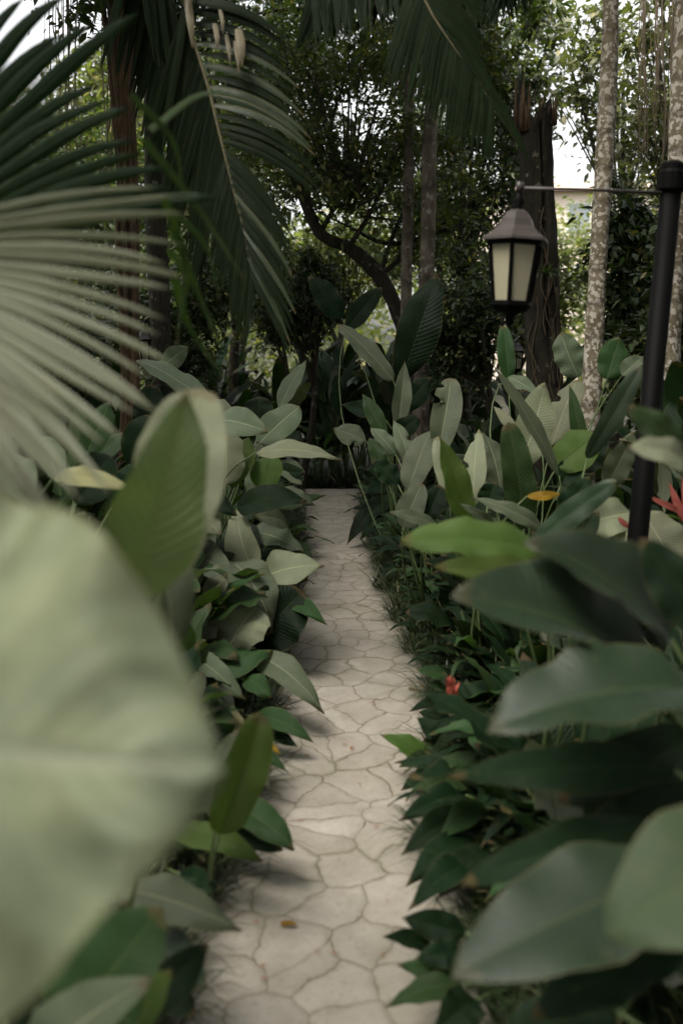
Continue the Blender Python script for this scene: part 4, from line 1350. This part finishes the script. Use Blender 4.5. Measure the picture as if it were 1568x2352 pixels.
# undergrowth shrubs and trees at middle distance; each its own crown
TREES = [
    # name, label, root px, depth, ellipsoids (px, py, half w, half h), clumps, leaves, size, mat
    ('tree', 'leafy tree right of the centre behind the lantern', 1085, 12.5, [(1090, 420, 110, 200), (1130, 250, 130, 140), (1100, 640, 90, 120)], 190, 36, .095, 'crown_dark', .35),
    ('tree', 'pale grey leaved tree behind the pale palm trunk at the upper right', 1420, 13.5, [(1430, 180, 150, 190), (1300, 120, 120, 130), (1470, 420, 110, 200)], 150, 24, .13, 'crown_grey', .5),
    ('tree', 'dark bushy tree between the two pale palm trunks on the right', 1445, 9.5, [(1450, 620, 75, 150), (1445, 500, 60, 90), (1480, 760, 90, 90)], 120, 36, .11, 'crown_dark', .3),
    ('tree', 'sparse tall tree at the upper right edge with twisted brown stems', 1505, 11.0, [(1510, 130, 90, 220), (1500, 330, 70, 120)], 75, 22, .12, 'crown_grey', .4),
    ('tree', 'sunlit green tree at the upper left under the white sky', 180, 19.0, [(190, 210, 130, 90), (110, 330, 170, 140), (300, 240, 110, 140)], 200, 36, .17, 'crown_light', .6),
    ('tree', 'dark tree behind the fan palm at the left edge', 60, 12.0, [(40, 480, 200, 220), (160, 600, 150, 180)], 150, 36, .12, 'crown_dark', .4),
    ('tree', 'mid green tree between the root bundle and the drooping frond', 430, 14.0, [(430, 380, 150, 190), (330, 560, 150, 160), (460, 620, 120, 140)], 230, 38, .11, 'crown_mid', .4),
    ('tree', 'tall leafy tree at the top behind the drooping frond', 560, 16.0, [(560, 90, 190, 200), (680, 260, 170, 160)], 230, 36, .13, 'crown_dark', .45),
    ('tree', 'airy tree at the top right with sky between its leaves', 1200, 16.0, [(1190, 110, 140, 150), (1170, 330, 50, 100)], 110, 30, .14, 'crown_mid', .5),
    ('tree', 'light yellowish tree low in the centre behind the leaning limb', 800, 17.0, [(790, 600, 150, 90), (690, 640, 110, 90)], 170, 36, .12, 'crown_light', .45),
    ('shrub', 'fine-leaved shrub left of the broken trunk below the lantern', 1105, 9.2, [(1080, 720, 90, 90), (1030, 800, 60, 70)], 110, 44, .065, 'crown_dark', .25),
    ('shrub', 'small-leaved dark shrub at the right edge beside the lamp post', 1550, 7.6, [(1500, 840, 90, 130), (1560, 640, 60, 140)], 110, 40, .085, 'crown_dark', .25),
    ('shrub', 'light green bush behind the broken trunk, low down', 1175, 13.5, [(1180, 700, 100, 90), (1310, 650, 60, 90)], 110, 38, .1, 'crown_light', .35),
    ('shrub', 'dark shrub behind the far lantern on the left', 420, 10.5, [(430, 760, 80, 130), (300, 760, 80, 130), (470, 640, 70, 90)], 140, 42, .08, 'crown_dark', .3),
    ('shrub', 'dark shrub under the fan palm at the left edge', 120, 9.0, [(120, 830, 150, 140), (20, 720, 120, 140)], 120, 40, .09, 'crown_dark', .3),
    ('shrub', 'dark dense shrub closing the gap left of the leaning limb', 690, 11.2, [(690, 640, 80, 70), (640, 720, 80, 70), (740, 700, 60, 60)], 110, 46, .07, 'crown_dark', .28),
    ('tree', 'dull fine-leaved tree behind the pair of slim brown trunks', 1000, 15.5, [(990, 380, 130, 170), (880, 500, 120, 120), (1010, 600, 100, 90)], 190, 40, .1, 'crown_fine', .4),
    ('tree', 'dull fine-leaved tree behind the upper part of the drooping frond', 520, 13.0, [(600, 420, 110, 140), (480, 200, 130, 160), (520, 560, 110, 110)], 190, 40, .095, 'crown_fine', .38),
    ('tree', 'dark fine-leaved tree behind the dark green fan', 240, 14.5, [(230, 330, 150, 110), (150, 480, 150, 120), (330, 430, 110, 120)], 170, 40, .1, 'crown_fine', .38),
    ('shrub', 'leafy shrub just left of the leaning tree', 640, 12.5, [(620, 660, 120, 90), (560, 560, 90, 110)], 150, 42, .08, 'crown_mid', .3),
]
for i, (nm, lab, rx, d, es, nc, per, sz, mt, cr) in enumerate(TREES):
    rt = gr(rx, d)
    o = thing(nm, rt, lab, 'tree' if nm == 'tree' else 'shrub')
    E = [ell(x, y, d, w, h, max(w, h) * d / FPX * .7) for x, y, w, h in es]
    top = V3(E[0][0])
    random.seed(100 + i)
    b = rt + V3((0, 0, -.05))
    pp = curve([b, b * .5 + top * .5 + V3((random.uniform(-.2, .2), 0, 0)), top], 14)
    rb = .05 if nm == 'shrub' else .09
    mb = MB()
    mb.tube(pp, [rb * (1 - .75 * k / 14) for k in range(15)], 9, noise=.08, seed=i)
    for e in E[1:]:
        j = 7
        mb.tube(curve([pp[j], (pp[j] + V3(e[0])) / 2 + V3((0, 0, .15)), V3(e[0])], 10), [rb * .6 * (1 - .8 * k / 10) for k in range(11)], 7, noise=.08, seed=i + 5)
    mb.build('trunk', M['bark_dark'], o, rt)
    crown(o, rt, E, nc, per, sz, M[mt], 200 + i, base=pp[9], clump_r=cr, limb_every=4)

# unseen tall trees added beside the garden, canopy shaped to shade the beds
for i, (x, y, lab, es) in enumerate([(5.2, 4.5, 'tall unseen tree added for shade outside the right side of the view', [((1.9, 3.2, 7.2), (2.0, 3.2, 1.0)), ((3.6, 7.5, 7.6), (2.6, 3.2, 1.0)), ((3.0, .2, 7.0), (2.2, 2.0, 1.0))]),
                                     (-5.4, 7.5, 'tall unseen tree added for shade outside the left side of the view', [((-3.2, 8.6, 7.6), (2.6, 2.8, 1.0)), ((-.2, 9.2, 7.8), (2.0, 2.6, .9)), ((-3.8, 4.8, 7.4), (1.8, 2.0, .9)), ((.2, 7.2, 7.8), (1.6, 2.2, .8))])]):
    rt = V3((x, y, 0))
    o = thing('added_shade_tree', rt, lab, 'tree')
    pp = curve([rt - V3((0, 0, .05)), rt + V3((0, 0, 3)), rt + V3((-x * .08, 0, 6.4))], 14)
    mb = MB(); mb.tube(pp, [.22 - .1 * k / 14 for k in range(15)], 12, noise=.06, seed=i)
    mb.build('trunk', M['bark_dark'], o, rt)
    crown(o, rt, es, 330, 30, .28, M['crown_dark'], 900 + i, base=pp[-1], clump_r=.7)

# hanging vines
VN = [('vine', 'bundle of pale hanging vines at the upper right edge', [(1470, 1560, -60, 260, 430, 10.5, 26)]),
      ('vine', 'thin bare vines hanging in front of the sky at the upper left', [(90, 260, -60, 200, 520, 9.5, 18)]),
      ('vine', 'thin vines hanging beside the dark trunk on the left', [(300, 420, -60, 100, 420, 9.8, 14)])]
for nm, lab, sp in VN:
    x0, x1, y0, ya, yb, d, n = sp[0]
    rt = at((x0 + x1) / 2, y0, d)
    o = thing(nm, rt, lab, 'vine')
    mb = MB()
    for k in range(n):
        x = random.uniform(x0, x1); ye = random.uniform(ya, yb); dd = d + random.uniform(-.4, .4)
        p = curve([at(x, y0, dd), at(x + random.uniform(-8, 8), (y0 + ye) * .4, dd), at(x + random.uniform(-12, 12), (y0 + ye) * .75, dd), at(x + random.uniform(-10, 10), ye, dd)], 14)
        mb.tube(p, random.uniform(.003, .009), 5, noise=.1, seed=k)
    mb.build('strand', M['vine'], o, rt)

# far woods: one mass nobody could count
rng = np.random.default_rng(77)
n = 52000
cl = np.stack([rng.uniform(-24, 24, 900), rng.uniform(26, 44, 900), np.zeros(900)], 1)
px = CX + cl[:, 0] / cl[:, 1] * FPX
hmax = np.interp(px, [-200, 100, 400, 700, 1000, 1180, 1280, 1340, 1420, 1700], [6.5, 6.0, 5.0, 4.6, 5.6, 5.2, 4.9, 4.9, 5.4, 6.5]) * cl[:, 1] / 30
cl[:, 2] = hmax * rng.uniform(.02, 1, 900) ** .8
pick = rng.integers(0, 900, n)
P = cl[pick] + rng.normal(0, .62, (n, 3))
v, f = leaves_batch(P, .3, rng, .2, .5)
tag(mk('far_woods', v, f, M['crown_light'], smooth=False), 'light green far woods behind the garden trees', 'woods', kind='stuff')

# unseen woods added around the viewer to keep the low sky off the beds
rng = np.random.default_rng(78)
n, nc = 34000, 900
an = rng.uniform(R(118), R(422), nc)             # all round except the stretch the path runs into
rad = rng.uniform(5.6, 10.0, nc)
cl = np.stack([np.cos(an) * rad, np.sin(an) * rad + 1.0, rng.uniform(.2, 1, nc) * (5.5 + rad * .8)], 1)
P = cl[rng.integers(0, nc, n)] + rng.normal(0, .5, (n, 3))
keep = np.abs(P[:, 0]) > np.maximum(P[:, 1], 0) * .42 + .9
P = P[keep]
v, f = leaves_batch(P, .4, rng, .2, .5)
tag(mk('added_unseen_woods', v, f, M['crown_dark'], smooth=False), 'unseen dark woods added at both sides and behind the viewer to block low sky', 'woods', kind='stuff')

# building far off between the trunks
bx = at(1290, 470, 48)
rt = V3((bx.x + 1, bx.y, 0))
o = thing('house', rt, 'pale pinkish house far off between the broken trunk and the pale palm trunk', 'house')
zt = at(1300, 437, 44).z
mb = MB()
mb.box(rt + V3((0, 0, zt / 2)), 9, 8, zt)
mb.build('wall', plain('pink render', (0.8, 0.68, 0.6), .9, var=.1, scale=2), o, rt, smooth=False)
mb = MB()
mb.add([rt + V3(q) for q in ((-5, -4.5, zt - .05), (5, -4.5, zt - .05), (5, 4.5, zt - .05), (-5, 4.5, zt - .05), (-2, 0, zt + 1.0), (2, 0, zt + 1.0))],
       [(3, 2, 1, 0), (0, 1, 5, 4), (1, 2, 5), (2, 3, 4, 5), (3, 0, 4)])
mb.build('roof', plain('roof tile', (0.55, 0.4, 0.33), .8), o, rt, smooth=False)
for zz in (zt - 1.25, zt - 4.0):
    for xx in (-3.2, -1.1, 1.1, 3.2):
        c = rt + V3((xx, -4.03, zz))
        mb = MB(); mb.box(c, 1.1, .08, 1.5)
        f_ = mb.build('window', plain('window frame', (.75, .72, .68), .6) if 'wf' not in M else M['wf'], o, rt, smooth=False)
        M['wf'] = f_.data.materials[0]
        mb = MB(); mb.box(c + V3((0, -.045, 0)), .9, .02, 1.3)
        g_ = mb.build('pane', plain('window pane', (.3, .33, .36), .15) if 'wp' not in M else M['wp'], f_, rt, smooth=False)
        M['wp'] = g_.data.materials[0]


# ------------------------------------------------------------------ understorey fill plants
def fill_plant(name, loc, spec, seed, label, cat, group):
    """A clump of leaves on stems around loc (scene units)."""
    n, h, L, W, shape, mats, spread, erect = spec
    rg = random.Random(seed)
    loc = V3(loc)
    o = thing(name, loc, label, cat, group)
    st = MB()
    for k in range(n):
        a = 6.2832 * k / n + rg.uniform(-.4, .4)
        d = V3((math.cos(a), math.sin(a), 0))
        hh = h * rg.uniform(.45, 1.0)
        r = spread * rg.uniform(.3, 1.0)
        b = loc + d * r * .55 + V3((0, 0, hh * .72))
        e = rg.gauss(erect, .35)
        ll = L * rg.uniform(.75, 1.2)
        t = b + (d * math.cos(e) + V3((0, 0, math.sin(e)))) * ll
        N = (V3((0, 0, 1)) - d * (.9 if e > .6 else .1) + V3((rg.uniform(-.4, .4), rg.uniform(-.4, .4), 0)))
        v, f, uv = leaf_geo(b, t, W * rg.uniform(.8, 1.2), N, shape, rg.uniform(.1, .28) if e < .6 else rg.uniform(.03, .14), rg.uniform(.1, .4), rg.uniform(.04, .12), curl=rg.uniform(0, .2), nu=12, nv=6, seed=seed * 31 + k, twist=rg.uniform(-.3, .3))
        mk('leaf', v, f, M[rg.choice(mats)], o, loc, uv=uv)
        c = loc + V3((0, 0, hh * .5)) + d * r * .15
        st.tube([loc * (1 - s) ** 2 + c * (2 * s * (1 - s)) + b * s * s for s in (0, .25, .5, .75, 1)], [.008, .007, .006, .005, .004], 5, cap=False)
    st.build('stem', M['stem'], o, loc)
    return o


def copy_thing(src, loc, rz, sc):
    r = src.copy(); COL.objects.link(r)
    r.location = loc; r.rotation_euler = (0, 0, rz); r.scale = (sc, sc, sc)
    for ch in src.children:
        c = ch.copy(); COL.objects.link(c); c.parent = r
    return r


CAL = lambda mats, n=13, h=.9: (n, h, .36, .16, 'oval', mats, .4, .75)
HEL = lambda mats, n=12, h=1.5: (n, h, .55, .16, 'banana', mats, .45, .95)
LOW = lambda mats, n=18, h=.38: (n, h, .24, .07, 'lance', mats, .35, .25)
ZONES = [
    ('broadleaf_plant', 'dark broad-leaved plant in the deep shade behind the end of the path', 'plants behind the end of the path',
     [HEL(['dark', 'dark', 'blue'], 15, 1.25), CAL(['dark', 'dark', 'mid'], 16, 1.0), HEL(['dark', 'blue', 'dark'], 15, 1.5)], -2.6, 2.0, 11.35, 14.5, 54, None),
    ('broadleaf_plant', 'dull green leafy plant in the left bed beyond the fan palm', 'plants filling the left bed',
     [CAL(['mid', 'dark', 'silver'], 14, .85), HEL(['dark', 'mid'], 12, 1.2), CAL(['dark', 'mid', 'silver'], 14, .7)], -4.2, -0.95, 4.2, 11.5, 44, 'L'),
    ('broadleaf_plant', 'silvery green leafy plant in the right bed around the tall trunks', 'plants filling the right bed',
     [CAL(['silver', 'dark', 'mid'], 15, .9), HEL(['dark', 'silver', 'mid'], 13, 1.25), CAL(['dark', 'dark', 'silver'], 15, .8)], 0.75, 4.2, 4.2, 11.5, 50, 'R'),
    ('lance_leaf_plant', 'low dark narrow-leaved plant along the right edge of the path', 'low plants along the right path edge',
     [LOW(['dark', 'dark', 'mid'], 20, .36), LOW(['dark', 'dark'], 22, .3), LOW(['mid', 'dark', 'dark'], 20, .44)], 0, 0, 2.2, 11.2, 50, 'RE'),
    ('lance_leaf_plant', 'low green narrow-leaved plant along the left edge of the path', 'low plants along the left path edge',
     [LOW(['mid', 'dark', 'silver'], 16, .3), LOW(['dark', 'mid'], 18, .34)], 0, 0, 2.4, 11.2, 32, 'LE'),
    ('broadleaf_plant', 'shadowy plant under the big blurred leaves on the right', 'plants under the right foreground leaves',
     [CAL(['dark', 'dark', 'blue'], 14, .5), LOW(['dark'], 20, .4)], 0.7, 1.9, 1.9, 4.0, 26, 'RN'),
    ('broadleaf_plant', 'low dark plant between the right path edge and the silvery leaves', 'low plants under the silvery leaves',
     [CAL(['dark', 'dark', 'mid'], 16, .45), LOW(['dark', 'dark', 'mid'], 24, .5), CAL(['dark', 'dark'], 16, .6)], 0.7, 1.6, 4.0, 7.0, 26, 'RM'),
    ('broadleaf_plant', 'low dull leafy plant close behind the left path edge', 'low plants close behind the left path edge',
     [CAL(['mid', 'silver', 'dark'], 16, .4), CAL(['dark', 'mid'], 16, .5), LOW(['mid', 'silver'], 20, .4)], -1.2, -.6, 2.9, 8.0, 26, 'LM'),
]

PATH_L = [(2.0, -.52), (2.4, -.46), (3.1, -.40), (4.15, -.37), (5.3, -.41), (6.3, -.36), (7.4, -.34), (9.2, -.44), (11.0, -.6), (12.6, -.9)]
PATH_R = [(2.0, .45), (2.4, .42), (3.1, .36), (4.15, .50), (5.3, .42), (6.3, .34), (7.4, .31), (9.2, .24), (11.0, .36), (12.6, .5)]


def edge(tab, y):
    return float(np.interp(y, [a for a, b in tab], [b for a, b in tab]))


rg = random.Random(42)
for zi, (nm, lab, grp, specs, xa, xb, ya, yb, cnt, mode) in enumerate(ZONES):
    protos = []
    for i in range(cnt):
        y = ya + (yb - ya) * ((i + rg.random()) / cnt)
        if mode == 'RE': x = edge(PATH_R, y) + rg.uniform(.16, .42)
        elif mode == 'LE': x = edge(PATH_L, y) - rg.uniform(.16, .42)
        elif mode == 'L': x = rg.uniform(max(xa, -.45 * y - .3), -.75 - .03 * y)
        elif mode == 'R': x = rg.uniform(.65 + .02 * y if y > 6.6 else .3 * y + .2, min(xb, .42 * y + .4))
        elif mode == 'RN': x = rg.uniform(.62, 1.6)
        elif mode == 'RM': x = rg.uniform(.66, .3 * y)
        elif mode == 'LM': x = edge(PATH_L, y) - rg.uniform(.32, .75)
        else: x = rg.uniform(xa, xb)
        if i < len(specs):
            protos.append(fill_plant(nm, (x, y, 0), specs[i], 500 + zi * 10 + i, lab, 'plant', grp))
        else:
            copy_thing(protos[i % len(protos)], (x, y, 0), rg.uniform(0, 6.28), rg.uniform(.75, 1.2))


# ------------------------------------------------------------------ grass along the path
def grass(name, label, tab, sgn, n, seed, w0, w1):
    r = np.random.default_rng(seed)
    y = 1.9 + (11.2 - 1.9) * r.uniform(0, 1, n) ** 1.25
    tuft = np.sin(y * 9 + seed) * .04 + np.sin(y * 23) * .03
    off = r.uniform(w0, w1, n) + tuft
    x = np.interp(y, [a for a, b in tab], [b for a, b in tab]) + sgn * off
    L = r.uniform(.12, .3, n)
    th = r.normal(math.pi if sgn > 0 else 0, 1.1, n)
    lean = r.uniform(.35, 1.25, n)
    d = np.stack([np.cos(th), np.sin(th), np.zeros(n)], 1)
    p0 = np.stack([x, y, np.zeros(n)], 1)
    s = np.stack([-np.sin(th), np.cos(th), np.zeros(n)], 1) * .0028
    segs = []
    for t in (0, .4, .75, 1.0):
        h = L * (np.sin(t * 1.4) * np.cos(lean * .5) - .5 * t * t * np.sin(lean))
        segs.append(p0 + d * (L * t * np.sin(lean))[:, None] + np.stack([0 * h, 0 * h, np.maximum(h, .006)], 1))
    ws = (1.0, 1.0, .7, .1)
    v = []
    for q, w in zip(segs, ws):
        v += [q - s * w, q + s * w]
    v = np.stack(v, 1).reshape(-1, 3)
    i = np.arange(n)[:, None] * 8
    f = np.concatenate([i + np.array([[0, 1, 3, 2]]), i + np.array([[2, 3, 5, 4]]), i + np.array([[4, 5, 7, 6]])], 0)
    tag(mk(name, v, f, M['grass']), label, 'grass', kind='stuff')


grass('border_grass', 'dark fine grass spilling over the right edge of the path', PATH_R, 1, 14000, 3, -.03, .34)
grass('border_grass', 'fine grass with pale dry blades along the left edge of the path', PATH_L, -1, 12000, 4, -.03, .34)


PATH_X = [(-2.5, 11.5), (2.5, 11.1)]
r_ = np.random.default_rng(9)
n_ = 3000
gx = r_.uniform(-2.2, 1.4, n_); gy = 11.28 + r_.uniform(0, .35, n_) + np.maximum(0, -gx - 1) * .2
P_ = np.stack([gx, gy, np.zeros(n_)], 1)
v, f = leaves_batch(P_, .24, r_, -1.0, .07)
tag(mk('border_grass', v, f, M['grass'], smooth=False), 'dark grass along the far edge where the path turns', 'grass', kind='stuff')


# ------------------------------------------------------------------ ground and path
def ground():
    m, n, out = newmat('garden soil')
    tc = nd(n, 'ShaderNodeTexCoord')
    nz = noise(n, 3.0, 8, .65, tc.outputs['Object'])
    n2 = noise(n, 40.0, 5, .7, tc.outputs['Object'])
    c = ramp(n, nz.outputs[0], [(.3, (.012, .01, .007)), (.7, (.04, .035, .02))])
    c = mixc(n, math_(n, 'MULTIPLY', n2.outputs[0], .5), c, (.03, .035, .015))
    p = nd(n, 'ShaderNodeBsdfPrincipled')
    n.links.new(c, p.inputs['Base Color'])
    p.inputs['Roughness'].default_value = .95
    n.links.new(bump(n, n2.outputs[0], .8, .03), p.inputs['Normal'])
    n.links.new(p.outputs[0], out.inputs[0])
    v = [(-400, -60, 0), (400, -60, 0), (400, 900, 0), (-400, 900, 0)]
    tag(mk('ground', v, [(0, 1, 2, 3)], m, smooth=False), 'dark garden soil under the plants', 'ground', kind='structure')


ground()


def path():
    m, n, out = newmat('stamped stone paving')
    tc = nd(n, 'ShaderNodeTexCoord')
    wz = noise(n, 7.0, 3, .5, tc.outputs['Object'])
    wob = nd(n, 'ShaderNodeVectorMath'); wob.operation = 'SUBTRACT'
    n.links.new(wz.outputs['Color'], wob.inputs[0]); wob.inputs[1].default_value = (.5, .5, .5)
    sc = nd(n, 'ShaderNodeVectorMath'); sc.operation = 'SCALE'
    n.links.new(wob.outputs[0], sc.inputs[0]); sc.inputs['Scale'].default_value = .11
    ad = nd(n, 'ShaderNodeVectorMath'); ad.operation = 'ADD'
    n.links.new(tc.outputs['Object'], ad.inputs[0]); n.links.new(sc.outputs[0], ad.inputs[1])
    mp = nd(n, 'ShaderNodeMapping'); mp.inputs['Scale'].default_value = (6.0, 5.2, 0)
    mp.inputs['Location'].default_value = (.3, .2, 0)
    n.links.new(ad.outputs[0], mp.inputs[0])
    vo = nd(n, 'ShaderNodeTexVoronoi'); vo.voronoi_dimensions = '2D'; vo.feature = 'DISTANCE_TO_EDGE'
    vo.inputs['Scale'].default_value = 1; vo.inputs['Randomness'].default_value = .95
    n.links.new(mp.outputs[0], vo.inputs['Vector'])
    vc = nd(n, 'ShaderNodeTexVoronoi'); vc.voronoi_dimensions = '2D'
    vc.inputs['Scale'].default_value = 1; vc.inputs['Randomness'].default_value = .95
    n.links.new(mp.outputs[0], vc.inputs['Vector'])
    n1 = noise(n, 5.0, 8, .65, tc.outputs['Object'])
    n2 = noise(n, 60.0, 6, .7, tc.outputs['Object'])
    n3 = noise(n, 1.3, 4, .5, tc.outputs['Object'])
    n4 = noise(n, 16.0, 4, .6, tc.outputs['Object'])
    c = ramp(n, n1.outputs[0], [(.3, (.27, .242, .2)), (.55, (.36, .327, .277)), (.75, (.43, .395, .338))])
    sep = nd(n, 'ShaderNodeSeparateColor'); n.links.new(vc.outputs['Color'], sep.inputs[0])
    c = mixc(n, math_(n, 'MULTIPLY', sep.outputs[0], .6), c, mixc(n, 1.0, c, (.78, .77, .74), 'MULTIPLY'))
    c = mixc(n, math_(n, 'MULTIPLY', ramp(n, n3.outputs[0], [(.45, (0, 0, 0)), (.7, (1, 1, 1))]), .35), c, (.26, .235, .18))
    c = mixc(n, math_(n, 'MULTIPLY', ramp(n, n2.outputs[0], [(.54, (0, 0, 0)), (.68, (1, 1, 1))]), .5), c, (.17, .14, .09))
    # joints: thin, of uneven width, here and there fading out
    jw = math_(n, 'MULTIPLY_ADD', n4.outputs[0], .044, -.008)
    d = math_(n, 'DIVIDE', vo.outputs['Distance'], jw)
    j = ramp(n, d, [(.55, (1, 1, 1)), (1.0, (0, 0, 0))])
    j2 = ramp(n, math_(n, 'DIVIDE', vo.outputs['Distance'], .11), [(0.0, (1, 1, 1)), (1.0, (0, 0, 0))])
    c = mixc(n, math_(n, 'MULTIPLY', j2, .3), c, (.25, .21, .15))
    c = mixc(n, math_(n, 'MULTIPLY', j, .85), c, mixc(n, n1.outputs[0], (.07, .06, .036), (.16, .135, .09)))
    n5 = noise(n, 2.6, 6, .7, tc.outputs['Object'], dist=.6)
    c = mixc(n, math_(n, 'MULTIPLY', ramp(n, n5.outputs[0], [(.52, (0, 0, 0)), (.66, (1, 1, 1))]), .42), c, (.19, .175, .13))
    c = mixc(n, math_(n, 'MULTIPLY', math_(n, 'MULTIPLY', j2, ramp(n, n3.outputs[0], [(.5, (0, 0, 0)), (.62, (1, 1, 1))])), .5), c, (.1, .11, .05))
    p = nd(n, 'ShaderNodeBsdfPrincipled')
    n.links.new(c, p.inputs['Base Color'])
    p.inputs['Roughness'].default_value = .8
    p.inputs['Specular IOR Level'].default_value = .3
    h = math_(n, 'SUBTRACT', math_(n, 'ADD', math_(n, 'MULTIPLY', n1.outputs[0], .5), math_(n, 'MULTIPLY', n2.outputs[0], .15)), math_(n, 'ADD', j, math_(n, 'MULTIPLY', j2, .4)))
    n.links.new(bump(n, h, .6, .012), p.inputs['Normal'])
    n.links.new(p.outputs[0], out.inputs[0])
    vs, fs = [], []
    ys = [-1.5 + 12.68 * k / 90 for k in range(91)]
    for y in ys:
        a, b = edge(PATH_L, y) - .1, edge(PATH_R, y) + .1
        for q in range(7):
            vs.append((a + (b - a) * q / 6, y, .03))
        vs.append((a - .03, y, -.03)); vs.append((b + .03, y, -.03))
    for k in range(90):
        o_ = k * 9
        for q in range(6): fs.append((o_ + q, o_ + q + 1, o_ + q + 10, o_ + q + 9))
        fs.append((o_ + 7, o_, o_ + 9, o_ + 16))
        fs.append((o_ + 6, o_ + 8, o_ + 17, o_ + 15))
    tag(mk('path', vs, fs, m), 'pale stamped stone footpath', 'path', kind='structure')

    # the branch the path takes to the left behind the plants
    B = [(.3, 10.35, 11.2), (-.4, 10.2, 11.2), (-1.2, 10.3, 11.25), (-2.2, 10.6, 11.5), (-3.6, 11.1, 12.0), (-5.2, 11.8, 12.7)]
    vs, fs = [], []
    for x, a, b in B:
        for q in range(4): vs.append((x, a + (b - a) * q / 3, .024))
        vs.append((x, a - .03, -.03)); vs.append((x, b + .03, -.03))
    for k in range(len(B) - 1):
        o_ = k * 6
        for q in range(3): fs.append((o_ + q, o_ + q + 1, o_ + q + 7, o_ + q + 6))
        fs.append((o_ + 4, o_, o_ + 6, o_ + 10)); fs.append((o_ + 3, o_ + 5, o_ + 11, o_ + 9))
    tag(mk('path', vs, fs, m), 'branch of the stone footpath turning left behind the plants', 'path', kind='structure')


path()


# cross path behind the bend, fallen leaves
FL = [(865, 1902, 'small red brown fallen leaf on the path, nearer the right edge', 'fallen', 14), (826, 1803, 'tiny brown fallen leaf in the middle of a path stone', 'fallen', 11),
      (664, 2126, 'curled orange brown fallen leaf at the lower left of the path', 'tan', 42), (905, 1383, 'dark fallen leaf lying at the right path edge', 'fallen', 12),
      (728, 1232, 'dark speck of a fallen leaf far along the path', 'fallen', 10), (745, 1390, 'brown fallen leaf halfway along the path', 'fallen', 9)]
rl = random.Random(8)
for k in range(34):
    y = rl.uniform(1180, 2250)
    t_ = (y - 1130) / 1200
    FL.append((rl.uniform(700 - 200 * t_, 830 + 130 * t_), y, None, 'fallen', rl.uniform(5, 9) * (1 + t_)))
for k, (x, y, lab, mt, w) in enumerate(FL):
    d = 1.62 / ((y - 790) / FPX) * .985
    c = at(x, y, d)
    # slide along the view ray onto the paving
    ray = (c - CAMP).normalized()
    c = CAMP + ray * ((HC - .034) / -ray.z)
    L = w * d / FPX
    a = random.uniform(-.4, .4)
    v, f, uv = leaf_geo(c - V3((L / 2, 0, -.004)), c + V3((L / 2, L * a, .006)), L * .38, V3((0, -.2, 1)), 'oval', .1, .3, .1, nu=8, nv=4, seed=k)
    tag(mk('fallen_leaf', v, f, M['fallen'] if mt != 'tan' else M['yellow'], None, c, uv=uv), lab or 'tiny brown scrap of dead leaf scattered on the path', 'leaf', None if lab else 'dead leaf scraps on the path')
